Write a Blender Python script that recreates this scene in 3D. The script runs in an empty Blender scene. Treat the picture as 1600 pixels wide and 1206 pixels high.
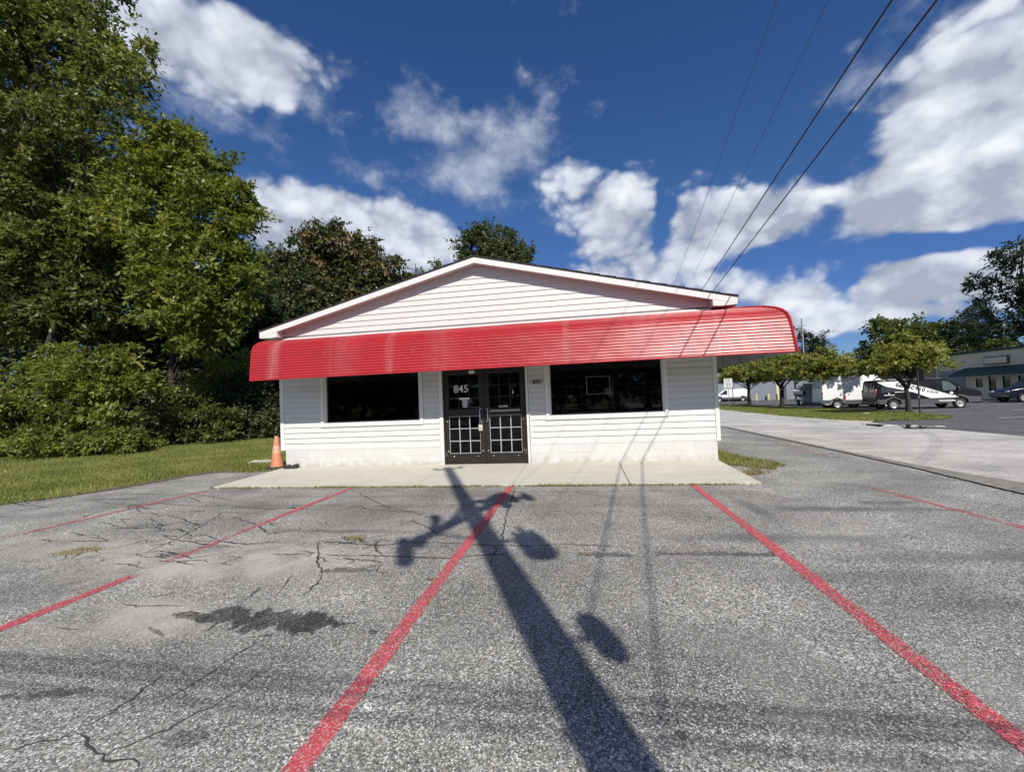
import bpy, bmesh, math, random
import numpy as np
from mathutils import Vector, Matrix
from mathutils.geometry import delaunay_2d_cdt

# ------------------------------------------------------------------ camera, sky, sun, exposure
SC = bpy.context.scene
OBJ = SC.collection.objects
rad = math.radians

CAM_LOC = np.array([1.8425, -9.1216, 1.4912])
F_PX, YAW, PITCH, ROLL = 652.83, 0.1606, 0.0318, -0.0412


def camera_axes():
    cy, sy = math.cos(YAW), math.sin(YAW)
    f = np.array([-sy * math.cos(PITCH), cy * math.cos(PITCH), math.sin(PITCH)])
    r = np.array([cy, sy, 0.0])
    u = np.cross(r, f)
    c, s = math.cos(ROLL), math.sin(ROLL)
    return c * r + s * u, -s * r + c * u, f


AX_R, AX_U, AX_F = camera_axes()
cam = bpy.data.cameras.new('camera')
cam.sensor_width = 36.0
cam.lens = F_PX / 1600.0 * 36.0
cam.clip_start = 0.05
cam.clip_end = 3000.0
cam_ob = bpy.data.objects.new('camera', cam)
OBJ.link(cam_ob)
cam_ob.matrix_world = Matrix(((AX_R[0], AX_U[0], -AX_F[0], CAM_LOC[0]),
                              (AX_R[1], AX_U[1], -AX_F[1], CAM_LOC[1]),
                              (AX_R[2], AX_U[2], -AX_F[2], CAM_LOC[2]),
                              (0, 0, 0, 1)))
SC.camera = cam_ob

SUN_ELEV = rad(41.8)
SHADOW_DIR = np.array([-0.395, 0.919])          # where shadows fall on the ground
SUN_DIR = np.array([0.395 * math.cos(SUN_ELEV), -0.919 * math.cos(SUN_ELEV), math.sin(SUN_ELEV)])
sun = bpy.data.lights.new('sun', 'SUN')
sun.energy = 4.3
sun.angle = rad(0.53)
sun.color = (1.0, 0.95, 0.87)
sun_ob = bpy.data.objects.new('sun', sun)
OBJ.link(sun_ob)
sun_ob.rotation_euler = Vector(SUN_DIR.tolist()).to_track_quat('Z', 'Y').to_euler()

SC.view_settings.view_transform = 'Standard'
SC.view_settings.look = 'None'
SC.view_settings.exposure = 0.3
SC.view_settings.gamma = 1.0
SC.view_settings.use_curve_mapping = False
SC.render.engine = 'CYCLES'
SC.cycles.max_bounces = 8
SC.cycles.transparent_max_bounces = 12
SC.cycles.caustics_reflective = False
SC.cycles.caustics_refractive = False


def ray(px, py):
    return (px - 800) / F_PX * AX_R - (py - 603) / F_PX * AX_U + AX_F


def height(x, y=0.0):
    """Ground level: the lot is level, the land beyond the road lies a little lower."""
    s = min(1.0, max(0.0, (x - 12.6) / 7.0))
    return -0.35 * s * s * (3 - 2 * s)


def on_plane(px, py, axis, v):
    d = ray(px, py)
    return CAM_LOC + d * ((v - CAM_LOC[axis]) / d[axis])


def on_ground(px, py):
    z = 0.0
    for _ in range(25):
        p = on_plane(px, py, 2, z)
        z = 0.5 * z + 0.5 * height(p[0], p[1])
    return on_plane(px, py, 2, z)


def px_scale(p):
    """metres per photograph pixel at point p"""
    return float((np.asarray(p) - CAM_LOC) @ AX_F) / F_PX


# ---- world: Nishita sky with cumulus clouds fixed in the sky by direction
world = bpy.data.worlds.new('World')
SC.world = world
world.use_nodes = True
world.cycles.sampling_method = 'MANUAL'
world.cycles.sample_map_resolution = 256
WN, WL = world.node_tree.nodes, world.node_tree.links
WN.clear()


def wnode(kind, **kw):
    n = WN.new(kind)
    for k, v in kw.items():
        setattr(n, k, v)
    return n


def wmath(op, a, b=None, c=None, clamp=False):
    n = wnode('ShaderNodeMath', operation=op, use_clamp=clamp)
    for i, v in enumerate((a, b, c)):
        if v is None:
            continue
        if isinstance(v, (int, float)):
            n.inputs[i].default_value = v
        else:
            WL.new(v, n.inputs[i])
    return n.outputs[0]


def build_world():
    out = wnode('ShaderNodeOutputWorld')
    bg = wnode('ShaderNodeBackground')
    bg.inputs['Strength'].default_value = 0.1
    WL.new(bg.outputs[0], out.inputs['Surface'])
    sky = wnode('ShaderNodeTexSky', sky_type='NISHITA')
    sky.sun_disc = False
    sky.sun_elevation = SUN_ELEV
    sky.sun_rotation = SKY_ROT
    sky.air_density = 1.0
    sky.dust_density = 0.0
    sky.ozone_density = 2.2
    grade = wnode('ShaderNodeHueSaturation')
    grade.inputs['Hue'].default_value = 0.512
    grade.inputs['Saturation'].default_value = SKY_SAT
    grade.inputs['Value'].default_value = SKY_VAL
    WL.new(sky.outputs[0], grade.inputs['Color'])
    tc = wnode('ShaderNodeTexCoord')
    d = tc.outputs['Generated']
    sep = wnode('ShaderNodeSeparateXYZ')
    WL.new(d, sep.inputs[0])

    def blob_field(blobs):
        acc = None
        for (px, py, rx, ry, rot, amp) in blobs:
            v = ray(px, py)
            dist = np.linalg.norm(v)
            v = v / dist
            cosg = 1.0 / dist
            k = cosg / F_PX                       # radians per pixel across the axis
            mp = wnode('ShaderNodeMapping', vector_type='TEXTURE')
            up = Vector((0, 0, 1))
            vv = Vector(v.tolist())
            right = vv.cross(up).normalized()
            upv = right.cross(vv).normalized()
            m = Matrix((right, vv, upv)).transposed().to_4x4()
            m = m @ Matrix.Rotation(rad(rot), 4, 'Y')
            mp.inputs['Location'].default_value = vv
            mp.inputs['Rotation'].default_value = m.to_euler()
            mp.inputs['Scale'].default_value = (rx * k * 1.02, 0.25, ry * k * 1.05)
            WL.new(d, mp.inputs['Vector'])
            dot = wnode('ShaderNodeVectorMath', operation='DOT_PRODUCT')
            WL.new(mp.outputs[0], dot.inputs[0])
            WL.new(mp.outputs[0], dot.inputs[1])
            g = wmath('POWER', 0.42, dot.outputs['Value'])
            acc = wmath('MULTIPLY_ADD', g, amp, acc if acc is not None else 0.0)
        return acc

    body = blob_field(CLOUDS)
    grey = blob_field(GREYS)

    def noise(scale, detail, rough, squash, off=(0, 0, 0), dist=0.0):
        mp = wnode('ShaderNodeMapping')
        mp.inputs['Scale'].default_value = (1, 1, squash)
        mp.inputs['Location'].default_value = off
        WL.new(d, mp.inputs['Vector'])
        n = wnode('ShaderNodeTexNoise')
        n.inputs['Scale'].default_value = scale
        n.inputs['Detail'].default_value = detail
        n.inputs['Roughness'].default_value = rough
        n.inputs['Distortion'].default_value = dist
        WL.new(mp.outputs[0], n.inputs['Vector'])
        return n.outputs['Fac']

    n1 = noise(5.5, 8, 0.53, 1.5, dist=0.15)
    n1b = noise(5.5, 6, 0.56, 1.5, off=(0.012, -0.03, 0.055), dist=0.15)   # same field a little towards the sun
    n2 = noise(17, 6, 0.6, 1.2)
    nl = noise(2.2, 2, 0.5, 2.4, off=(4, 2, 1))
    # unseen cloud elsewhere in the sky, thickened to whiten the ambient light
    away = wmath('MULTIPLY_ADD', sep.outputs['Y'], -2.2, 0.75, clamp=True)
    other = wmath('MULTIPLY', wmath('SUBTRACT', nl, 0.27), 3.4)
    other = wmath('MULTIPLY', other, away)
    f = wmath('ADD', body, other)
    bmp = wnode('ShaderNodeMapping')
    bmp.inputs['Scale'].default_value = (1, 1, 1.35)
    warp = wnode('ShaderNodeTexNoise')
    warp.inputs['Scale'].default_value = 9
    warp.inputs['Detail'].default_value = 4
    WL.new(d, warp.inputs['Vector'])
    wv = wnode('ShaderNodeVectorMath', operation='MULTIPLY_ADD')
    wv.inputs[1].default_value = (0.07, 0.07, 0.07)
    WL.new(warp.outputs['Color'], wv.inputs[0])
    WL.new(d, wv.inputs[2])
    WL.new(wv.outputs[0], bmp.inputs['Vector'])

    def billow(off):
        mp2 = wnode('ShaderNodeVectorMath', operation='ADD')
        mp2.inputs[1].default_value = off
        WL.new(bmp.outputs[0], mp2.inputs[0])
        vo = wnode('ShaderNodeTexVoronoi', feature='F1')
        vo.inputs['Scale'].default_value = 11
        vo.inputs['Detail'].default_value = 2.0
        vo.inputs['Roughness'].default_value = 0.55
        WL.new(mp2.outputs[0], vo.inputs['Vector'])
        return vo.outputs['Distance']

    bil = billow((0, 0, 0))
    wisp = wmath('MULTIPLY', wmath('SUBTRACT', n1, 0.5), 1.9)
    wisp = wmath('MULTIPLY_ADD', wmath('SUBTRACT', 0.47, bil), 0.85, wisp)
    wisp2 = wmath('MULTIPLY', wmath('SUBTRACT', n2, 0.5), 0.30)
    f2 = wmath('ADD', wmath('ADD', f, wisp), wisp2)
    dens = wnode('ShaderNodeMapRange', interpolation_type='SMOOTHERSTEP')
    dens.inputs['From Min'].default_value = 0.20
    dens.inputs['From Max'].default_value = 1.02
    WL.new(f2, dens.inputs['Value'])
    above = wmath('MULTIPLY', wmath('ADD', sep.outputs['Z'], 0.02), 22.0, clamp=True)
    # thin torn veils beside the solid clouds
    veil = wmath('ADD', blob_field(WISPS), wmath('MULTIPLY', wmath('SUBTRACT', n1, 0.5), 2.4))
    veil = wmath('ADD', veil, wmath('MULTIPLY', wmath('SUBTRACT', n2, 0.5), 2.2))
    vd = wnode('ShaderNodeMapRange', interpolation_type='SMOOTHSTEP')
    vd.inputs['From Min'].default_value = 0.35
    vd.inputs['From Max'].default_value = 1.6
    vd.inputs['To Max'].default_value = 0.55
    WL.new(veil, vd.inputs['Value'])
    both = wmath('MAXIMUM', dens.outputs[0], vd.outputs[0])
    density = wmath('MULTIPLY', wmath('MULTIPLY', both, above), 0.96)
    # bright where the field thins towards the sun, grey underneath
    lit = wmath('MULTIPLY_ADD', wmath('SUBTRACT', n1, n1b), 2.2, 0.78)
    lit = wmath('MULTIPLY_ADD', wmath('SUBTRACT', 0.42, bil), 0.9, lit)
    lit = wmath('SUBTRACT', lit, grey)
    lit = wmath('MULTIPLY_ADD', n2, 0.45, wmath('SUBTRACT', lit, 0.16), clamp=True)
    ramp = wnode('ShaderNodeValToRGB')
    ramp.color_ramp.elements[0].position = 0.0
    ramp.color_ramp.elements[0].color = (0.36, 0.40, 0.48, 1)
    ramp.color_ramp.elements[1].position = 1.0
    ramp.color_ramp.elements[1].color = (0.84, 0.865, 0.90, 1)
    e = ramp.color_ramp.elements.new(0.5)
    e.color = (0.60, 0.645, 0.74, 1)
    WL.new(lit, ramp.inputs[0])
    mul = wnode('ShaderNodeVectorMath', operation='SCALE')
    mul.inputs['Scale'].default_value = 10.0 * CLOUD_GAIN
    WL.new(ramp.outputs[0], mul.inputs[0])
    mix = wnode('ShaderNodeMix', data_type='RGBA')
    WL.new(density, mix.inputs['Factor'])
    # clear dry air: the blue stays deep almost down to the horizon
    low = wnode('ShaderNodeValToRGB')
    low.color_ramp.elements[0].position = 0.0
    low.color_ramp.elements[0].color = (0.36, 0.50, 0.88, 1)
    low.color_ramp.elements[1].position = 0.42
    low.color_ramp.elements[1].color = (1, 1, 1, 1)
    el = low.color_ramp.elements.new(0.12)
    el.color = (0.46, 0.60, 0.94, 1)
    WL.new(sep.outputs['Z'], low.inputs[0])
    deep = wnode('ShaderNodeMix', data_type='RGBA', blend_type='MULTIPLY')
    deep.inputs['Factor'].default_value = 1.0
    WL.new(grade.outputs[0], deep.inputs['A'])
    WL.new(low.outputs[0], deep.inputs['B'])
    WL.new(deep.outputs['Result'], mix.inputs['A'])
    WL.new(mul.outputs[0], mix.inputs['B'])
    WL.new(mix.outputs['Result'], bg.inputs['Color'])


SKY_ROT = rad(156.7)
SKY_SAT, SKY_VAL, CLOUD_GAIN = 1.28, 0.76, 0.92
# (photo column, photo row, half width, half height, turn, strength): where each cloud stands in the sky
CLOUDS = [
    (330, 70, 150, 75, -18, 1.2), (430, 110, 85, 48, -28, 0.9), (250, 30, 90, 60, 0, 0.5), (655, 178, 34, 26, -10, 0.5),
    (520, 330, 115, 55, 0, 1.1), (645, 360, 90, 62, 0, 1.1), (560, 410, 150, 50, 0, 1.0), (440, 350, 70, 60, 0, 0.8), (590, 300, 26, 40, 20, -0.45),
    (950, 305, 100, 52, 14, 1.35), (930, 395, 110, 40, 0, 0.9), (1010, 425, 90, 34, 0, 0.9),
    (1130, 335, 85, 44, 0, 1.2), (1205, 352, 80, 34, 0, 0.9), (1110, 425, 80, 36, 0, 0.8),
    (1530, 120, 140, 110, 20, 1.35), (1590, 220, 130, 75, 10, 1.1), (1440, 180, 70, 40, 0, 0.5),
    (1430, 312, 150, 46, 14, 1.5), (1560, 275, 120, 60, 14, 1.3), (1310, 392, 95, 24, 5, 1.3), (1230, 462, 100, 26, 4, 1.45),
    (1390, 448, 80, 26, 12, 1.3), (1430, 415, 50, 14, 12, 0.8), (1560, 402, 80, 26, 12, 1.3), (1530, 448, 100, 22, 8, 1.2),
    (1400, 492, 190, 22, 5, 1.2), (1260, 512, 70, 22, 0, 1.0), (60, 60, 120, 80, 0, 0.6),
    (480, 230, 110, 40, 0, -0.35), (790, 400, 24, 60, 0, -0.4),
    (1460, 382, 130, 15, 10, -1.3), (1295, 320, 28, 65, 25, -0.8), (1040, 320, 14, 80, 10, -0.9), (1170, 405, 80, 14, 0, -1.0), (1318, 455, 22, 34, 0, -1.0), (1480, 470, 60, 8, 8, -0.6),
]
WISPS = [
    (740, 245, 95, 60, 15, 0.85), (655, 175, 45, 32, -10, 0.8), (800, 205, 45, 50, 40, 0.8), (690, 285, 100, 30, 0, 0.6), (480, 140, 70, 35, -30, 0.75), (240, 140, 90, 60, 0, 0.7),
    (1285, 155, 60, 24, 0, 0.75), (1345, 270, 30, 34, 0, 0.65), (430, 215, 40, 20, 0, 0.5), (1420, 130, 60, 70, 30, 0.6), (520, 270, 80, 20, 0, 0.45),
]
GREYS = [
    (1420, 328, 130, 30, 14, 0.26), (1540, 295, 110, 30, 14, 0.12), (1310, 402, 80, 14, 5, 0.16), (1400, 462, 80, 14, 12, 0.12),
    (1560, 428, 110, 14, 12, 0.14), (950, 350, 90, 30, 0, 0.2), (580, 420, 170, 40, 0, 0.16), (1130, 375, 90, 25, 0, 0.2), (330, 90, 160, 80, -18, 0.12),
]
build_world()


# ------------------------------------------------------------------ helpers
class MB:
    """collects vertices and faces of one mesh"""

    def __init__(self):
        self.v, self.f = [], []

    def add(self, vs, fs):
        o = len(self.v)
        self.v += [tuple(float(c) for c in p) for p in vs]
        self.f += [tuple(i + o for i in f) for f in fs]
        return self

    def box(self, x0, x1, y0, y1, z0, z1):
        return self.add([(x0, y0, z0), (x1, y0, z0), (x1, y1, z0), (x0, y1, z0), (x0, y0, z1), (x1, y0, z1), (x1, y1, z1), (x0, y1, z1)],
                        [(3, 2, 1, 0), (4, 5, 6, 7), (0, 1, 5, 4), (1, 2, 6, 5), (2, 3, 7, 6), (3, 0, 4, 7)])

    def prism(self, poly, axis, a, b):
        """polygon in the two other axes, extruded along axis from a to b"""
        n = len(poly)

        def p(u, w, t):
            return (t, u, w) if axis == 0 else ((u, t, w) if axis == 1 else (u, w, t))
        vs = [p(u, w, a) for u, w in poly] + [p(u, w, b) for u, w in poly]
        fs = [tuple(range(n))[::-1], tuple(range(n, 2 * n))]
        fs += [(i, (i + 1) % n, n + (i + 1) % n, n + i) for i in range(n)]
        return self.add(vs, fs)

    def tube(self, pts, r, n=8, cap=True):
        pts = [Vector(tuple(float(c) for c in p)) for p in pts]
        rs = r if isinstance(r, (list, tuple)) else [r] * len(pts)
        vs, fs = [], []
        ref = None
        for i, p in enumerate(pts):
            t = (pts[min(i + 1, len(pts) - 1)] - pts[max(i - 1, 0)]).normalized()
            if ref is None:
                ref = t.orthogonal().normalized()
            ref = (ref - t * ref.dot(t))
            if ref.length < 1e-6:
                ref = t.orthogonal()
            ref.normalize()
            b = t.cross(ref)
            for k in range(n):
                a = 2 * math.pi * k / n
                vs.append(p + (ref * math.cos(a) + b * math.sin(a)) * rs[i])
        for i in range(len(pts) - 1):
            for k in range(n):
                k2 = (k + 1) % n
                fs.append((i * n + k, i * n + k2, (i + 1) * n + k2, (i + 1) * n + k))
        if cap:
            fs.append(tuple(range(n))[::-1])
            fs.append(tuple(range((len(pts) - 1) * n, len(pts) * n)))
        return self.add(vs, fs)

    def lathe(self, prof, centre, axis=2, n=24, cap=True):
        """prof: (radius, height along the axis)"""
        c = Vector(centre)
        vs, fs = [], []
        for r, h in prof:
            for k in range(n):
                a = 2 * math.pi * k / n
                u, w = r * math.cos(a), r * math.sin(a)
                d = (u, w, h) if axis == 2 else ((u, h, w) if axis == 1 else (h, u, w))
                vs.append(c + Vector(d))
        for i in range(len(prof) - 1):
            for k in range(n):
                k2 = (k + 1) % n
                fs.append((i * n + k, i * n + k2, (i + 1) * n + k2, (i + 1) * n + k))
        if cap:
            fs.append(tuple(range(n))[::-1])
            fs.append(tuple(range((len(prof) - 1) * n, len(prof) * n)))
        return self.add(vs, fs)

    def mesh(self, name, material, smooth=None):
        me = bpy.data.meshes.new(name)
        me.from_pydata(self.v, [], self.f)
        bm = bmesh.new()
        bm.from_mesh(me)
        bmesh.ops.recalc_face_normals(bm, faces=bm.faces)
        bm.to_mesh(me)
        bm.free()
        if material is not None:
            me.materials.append(material)
        if smooth is not None:
            me.polygons.foreach_set('use_smooth', [True] * len(me.polygons))
            me.set_sharp_from_angle(angle=rad(smooth))
        return me

    def build(self, name, material, parent=None, smooth=None, bevel=0.0):
        return link(name, self.mesh(name, material, smooth), parent, bevel)


def link(name, me, parent=None, bevel=0.0):
    o = bpy.data.objects.new(name, me)
    OBJ.link(o)
    if parent is not None:
        o.parent = parent
    if bevel:
        m = o.modifiers.new('bevel', 'BEVEL')
        m.width = bevel
        m.segments = 2
        m.limit_method = 'ANGLE'
        m.angle_limit = rad(35)
    return o


def tag(o, label=None, cat=None, group=None, kind=None):
    if label:
        o['label'] = label
    if cat:
        o['category'] = cat
    if group:
        o['group'] = group
    if kind:
        o['kind'] = kind
    return o


def thing(name, label, cat, loc=(0, 0, 0), rz=0.0, group=None):
    o = bpy.data.objects.new(name, None)
    o.empty_display_size = 0.2
    OBJ.link(o)
    o.location = Vector(tuple(float(c) for c in loc))
    o.rotation_euler = (0, 0, rz)
    return tag(o, label, cat, group)


def copy_tree(o, parent=None):
    c = o.copy()
    OBJ.link(c)
    if parent is not None:
        c.parent = parent
    for ch in list(o.children):
        copy_tree(ch, c)
    return c


def text(name, body, material, parent, size, mat4, extrude=0.002, align='CENTER', space=1.0, bold=0.0):
    cu = bpy.data.curves.new(name, 'FONT')
    cu.body = body
    cu.size = size
    cu.extrude = extrude
    cu.align_x = align
    cu.align_y = 'CENTER'
    cu.space_character = space
    cu.offset = bold
    tmp = bpy.data.objects.new(name, cu)
    me = bpy.data.meshes.new_from_object(tmp)
    me.materials.clear()
    me.materials.append(material)
    bpy.data.objects.remove(tmp)
    o = bpy.data.objects.new(name, me)
    OBJ.link(o)
    o.parent = parent
    o.matrix_local = mat4
    return o


# ------------------------------------------------------------------ materials
MATS = {}


class Mat:
    """small builder for node materials"""

    def __init__(self, name):
        self.m = bpy.data.materials.new(name)
        self.m.use_nodes = True
        self.t = self.m.node_tree
        self.n, self.l = self.t.nodes, self.t.links
        self.b = self.n['Principled BSDF']
        self.tc = self.n.new('ShaderNodeTexCoord')
        MATS[name] = self.m

    def node(self, kind, **kw):
        n = self.n.new(kind)
        for k, v in kw.items():
            setattr(n, k, v)
        return n

    def put(self, sock, v):
        if isinstance(v, (int, float)):
            sock.default_value = v
        elif isinstance(v, tuple):
            sock.default_value = v if len(v) == len(sock.default_value) else v + (1.0,)
        else:
            self.l.new(v, sock)

    def coords(self, scale=(1, 1, 1), loc=(0, 0, 0), world_space=False, rot=(0, 0, 0)):
        if world_space:
            g = self.node('ShaderNodeNewGeometry')
            src = g.outputs['Position']
        else:
            src = self.tc.outputs['Object']
        mp = self.node('ShaderNodeMapping')
        mp.inputs['Scale'].default_value = scale
        mp.inputs['Location'].default_value = loc
        mp.inputs['Rotation'].default_value = rot
        self.l.new(src, mp.inputs['Vector'])
        return mp.outputs[0]

    def noise(self, vec, scale, detail=4, rough=0.55, dist=0.0, out='Fac'):
        n = self.node('ShaderNodeTexNoise')
        self.l.new(vec, n.inputs['Vector'])
        n.inputs['Scale'].default_value = scale
        n.inputs['Detail'].default_value = detail
        n.inputs['Roughness'].default_value = rough
        n.inputs['Distortion'].default_value = dist
        return n.outputs[out]

    def voronoi(self, vec, scale, feature='F1', out='Color', rnd=1.0):
        n = self.node('ShaderNodeTexVoronoi', feature=feature)
        self.l.new(vec, n.inputs['Vector'])
        n.inputs['Scale'].default_value = scale
        n.inputs['Randomness'].default_value = rnd
        return n.outputs[out]

    def math(self, op, a, b=None, c=None, clamp=False):
        n = self.node('ShaderNodeMath', operation=op, use_clamp=clamp)
        for i, v in enumerate((a, b, c)):
            if v is not None:
                self.put(n.inputs[i], v)
        return n.outputs[0]

    def range(self, v, a, b, c=0.0, d=1.0, smooth=False):
        n = self.node('ShaderNodeMapRange')
        if smooth:
            n.interpolation_type = 'SMOOTHSTEP'
        self.put(n.inputs['Value'], v)
        for k, x in zip(('From Min', 'From Max', 'To Min', 'To Max'), (a, b, c, d)):
            n.inputs[k].default_value = x
        return n.outputs[0]

    def ramp(self, v, stops):
        n = self.node('ShaderNodeValToRGB')
        cr = n.color_ramp
        cr.elements[0].position, cr.elements[0].color = stops[0][0], stops[0][1] + (1,)
        cr.elements[1].position, cr.elements[1].color = stops[-1][0], stops[-1][1] + (1,)
        for p, c in stops[1:-1]:
            e = cr.elements.new(p)
            e.color = c + (1,)
        self.put(n.inputs[0], v)
        return n.outputs[0]

    def mix(self, fac, a, b, mode='MIX'):
        n = self.node('ShaderNodeMix', data_type='RGBA', blend_type=mode)
        self.put(n.inputs['Factor'], fac)
        self.put(n.inputs['A'], a)
        self.put(n.inputs['B'], b)
        return n.outputs['Result']

    def bump(self, h, strength, dist=0.01):
        n = self.node('ShaderNodeBump')
        n.inputs['Strength'].default_value = strength
        n.inputs['Distance'].default_value = dist
        self.l.new(h, n.inputs['Height'])
        self.l.new(n.outputs[0], self.b.inputs['Normal'])

    def base(self, c):
        self.put(self.b.inputs['Base Color'], c)

    def rough(self, v):
        self.put(self.b.inputs['Roughness'], v)

    def spec(self, v):
        self.b.inputs['Specular IOR Level'].default_value = v


def simple(name, c1, c2=None, rough=0.6, scale=3.0, metallic=0.0, spec=0.5, detail=5, grain=0.0, world_space=True):
    """paint-like material: two close colours mottled by noise, a little wear in the gloss"""
    m = Mat(name)
    c2 = c2 or tuple(x * 0.85 for x in c1)
    v = m.coords(world_space=world_space)
    n = m.noise(v, scale, detail, 0.6)
    m.base(m.mix(m.range(n, 0.35, 0.68), c1, c2))
    m.rough(m.range(n, 0.3, 0.7, max(0.0, rough - 0.06), min(1.0, rough + 0.06)))
    m.b.inputs['Metallic'].default_value = metallic
    m.spec(spec)
    if grain:
        m.bump(m.noise(v, scale * 12, 4, 0.6), grain, 0.004)
    return m.m


def glass(name, tint, rough=0.0, ior=1.5):
    m = bpy.data.materials.new(name)
    m.use_nodes = True
    n, l = m.node_tree.nodes, m.node_tree.links
    n.clear()
    out = n.new('ShaderNodeOutputMaterial')
    tr = n.new('ShaderNodeBsdfTransparent')
    tr.inputs[0].default_value = tint + (1,)
    gl = n.new('ShaderNodeBsdfGlossy')
    gl.inputs['Roughness'].default_value = rough
    gl.inputs[0].default_value = (0.9, 0.93, 0.95, 1)
    fr = n.new('ShaderNodeFresnel')
    fr.inputs[0].default_value = ior
    mx = n.new('ShaderNodeMixShader')
    l.new(fr.outputs[0], mx.inputs[0])
    l.new(tr.outputs[0], mx.inputs[1])
    l.new(gl.outputs[0], mx.inputs[2])
    l.new(mx.outputs[0], out.inputs[0])
    return m


def ellipse_mask(m, vec_sep, cx, cy, rx, ry, rot, wob, wobamt, hard=0.25):
    """1 inside a noisy ellipse on the ground, 0 outside"""
    x = m.math('SUBTRACT', vec_sep.outputs[0], cx)
    y = m.math('SUBTRACT', vec_sep.outputs[1], cy)
    c, s = math.cos(rad(rot)), math.sin(rad(rot))
    u = m.math('DIVIDE', m.math('ADD', m.math('MULTIPLY', x, c), m.math('MULTIPLY', y, s)), rx)
    w = m.math('DIVIDE', m.math('SUBTRACT', m.math('MULTIPLY', y, c), m.math('MULTIPLY', x, s)), ry)
    r = m.math('SQRT', m.math('ADD', m.math('MULTIPLY', u, u), m.math('MULTIPLY', w, w)))
    r = m.math('MULTIPLY_ADD', m.math('SUBTRACT', wob, 0.5), wobamt, r)
    return m.range(r, 1.0 + hard, 1.0 - hard, 0.0, 1.0, smooth=True)


def asphalt(name, tones, stain=True, stone=135.0):
    m = Mat(name)
    v = m.coords(world_space=True)
    g = m.node('ShaderNodeNewGeometry')
    sep = m.node('ShaderNodeSeparateXYZ')
    m.l.new(g.outputs['Position'], sep.inputs[0])
    cell = m.node('ShaderNodeSeparateColor')
    m.l.new(m.voronoi(v, stone), cell.inputs[0])
    cell2 = m.node('ShaderNodeSeparateColor')
    m.l.new(m.voronoi(v, stone * 0.47), cell2.inputs[0])
    edge = m.voronoi(v, stone, out='Distance')
    fine = m.noise(v, 260, 3, 0.6)
    patch = m.noise(v, 0.55, 6, 0.6, 0.4)
    streak = m.noise(m.coords(scale=(0.28, 1.6, 1), world_space=True), 1.0, 5, 0.55, 0.3)
    worn = m.noise(v, 2.6, 5, 0.6)
    col = m.ramp(cell.outputs[0], [(0.0, tones[0]), (0.45, tones[1]), (0.80, tones[2]), (0.93, tones[3]), (1.0, tones[4])])
    big = m.math('MULTIPLY', m.range(cell2.outputs[0], 0.945, 0.955), m.range(m.voronoi(v, stone * 0.47, out='Distance'), 0.55, 0.35))
    col = m.mix(m.math('MULTIPLY', big, 0.8), col, tones[4])
    col = m.mix(m.range(edge, 0.45, 0.75, 0.0, 0.6), col, tones[0])
    col = m.mix(m.range(fine, 0.45, 0.75, 0.0, 0.35), col, tones[0])
    # some areas keep their smooth binder, others have lost it and show coarse stone
    coarse = m.node('ShaderNodeSeparateColor')
    m.l.new(m.voronoi(v, stone * 0.62), coarse.inputs[0])
    col = m.mix(m.math('MULTIPLY', m.range(coarse.outputs[1], 0.66, 0.70), m.range(m.noise(v, 1.1, 3, 0.5), 0.42, 0.62, 0.0, 0.8)), col, m.ramp(coarse.outputs[0], [(0.0, tones[1]), (0.6, tones[2]), (1.0, tones[4])]))
    smooth = m.range(m.noise(v, 0.9, 5, 0.62, 0.6), 0.52, 0.70, 0.0, 0.36, smooth=True)
    col = m.mix(smooth, col, m.mix(m.range(m.noise(v, 34, 5, 0.65), 0.3, 0.7), tones[1], tones[2]))
    # binder worn off in patches, dark bands where cars stand
    shade = m.math('ADD', m.range(patch, 0.3, 0.7, 0.76, 1.22), m.range(streak, 0.3, 0.72, 0.09, -0.14))
    shade = m.math('ADD', shade, m.range(worn, 0.3, 0.7, -0.07, 0.09))
    grey = m.node('ShaderNodeCombineColor')
    for i in range(3):
        m.l.new(shade, grey.inputs[i])
    col = m.mix(1.0, col, grey.outputs[0], 'MULTIPLY')
    if stain:
        wob = m.noise(v, 5.5, 8, 0.66, 1.0)
        wob2 = m.noise(v, 1.5, 6, 0.6, 0.5)
        for (px, py, rx, ry, rot, amt) in SANDY:
            p = on_plane(px, py, 2, 0.0)
            k = ellipse_mask(m, sep, p[0], p[1], rx, ry, rot, wob2, 2.6, 0.6)
            k = m.math('MULTIPLY', k, m.range(worn, 0.32, 0.62, 0.15, 1.0))
            col = m.mix(m.math('MULTIPLY', k, amt), col, (0.46, 0.44, 0.385))
        for (px, py, rx, ry, rot, amt) in OILY:
            p = on_plane(px, py, 2, 0.0)
            k = ellipse_mask(m, sep, p[0], p[1], rx, ry, rot, wob, 4.6, 0.07)
            k = m.math('MULTIPLY', k, m.range(cell.outputs[1], 0.45, 0.95, 1.0, 0.45))
            col = m.mix(m.math('MULTIPLY', k, amt), col, (0.035, 0.034, 0.032))
        for (px, py, rx, ry, rot, amt) in TYRE:
            p = on_plane(px, py, 2, 0.0)
            k = ellipse_mask(m, sep, p[0], p[1], rx, ry, rot, wob2, 2.2, 0.7)
            col = m.mix(m.math('MULTIPLY', k, amt), col, (0.06, 0.06, 0.06))
    m.base(col)
    m.rough(0.88)
    m.spec(0.3)
    hgt = m.math('ADD', m.math('MULTIPLY', m.range(edge, 0.0, 0.6, 1.0, 0.0), 0.6), m.math('MULTIPLY', cell.outputs[2], 0.5))
    m.bump(hgt, 0.55, 0.006)
    return m.m


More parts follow.
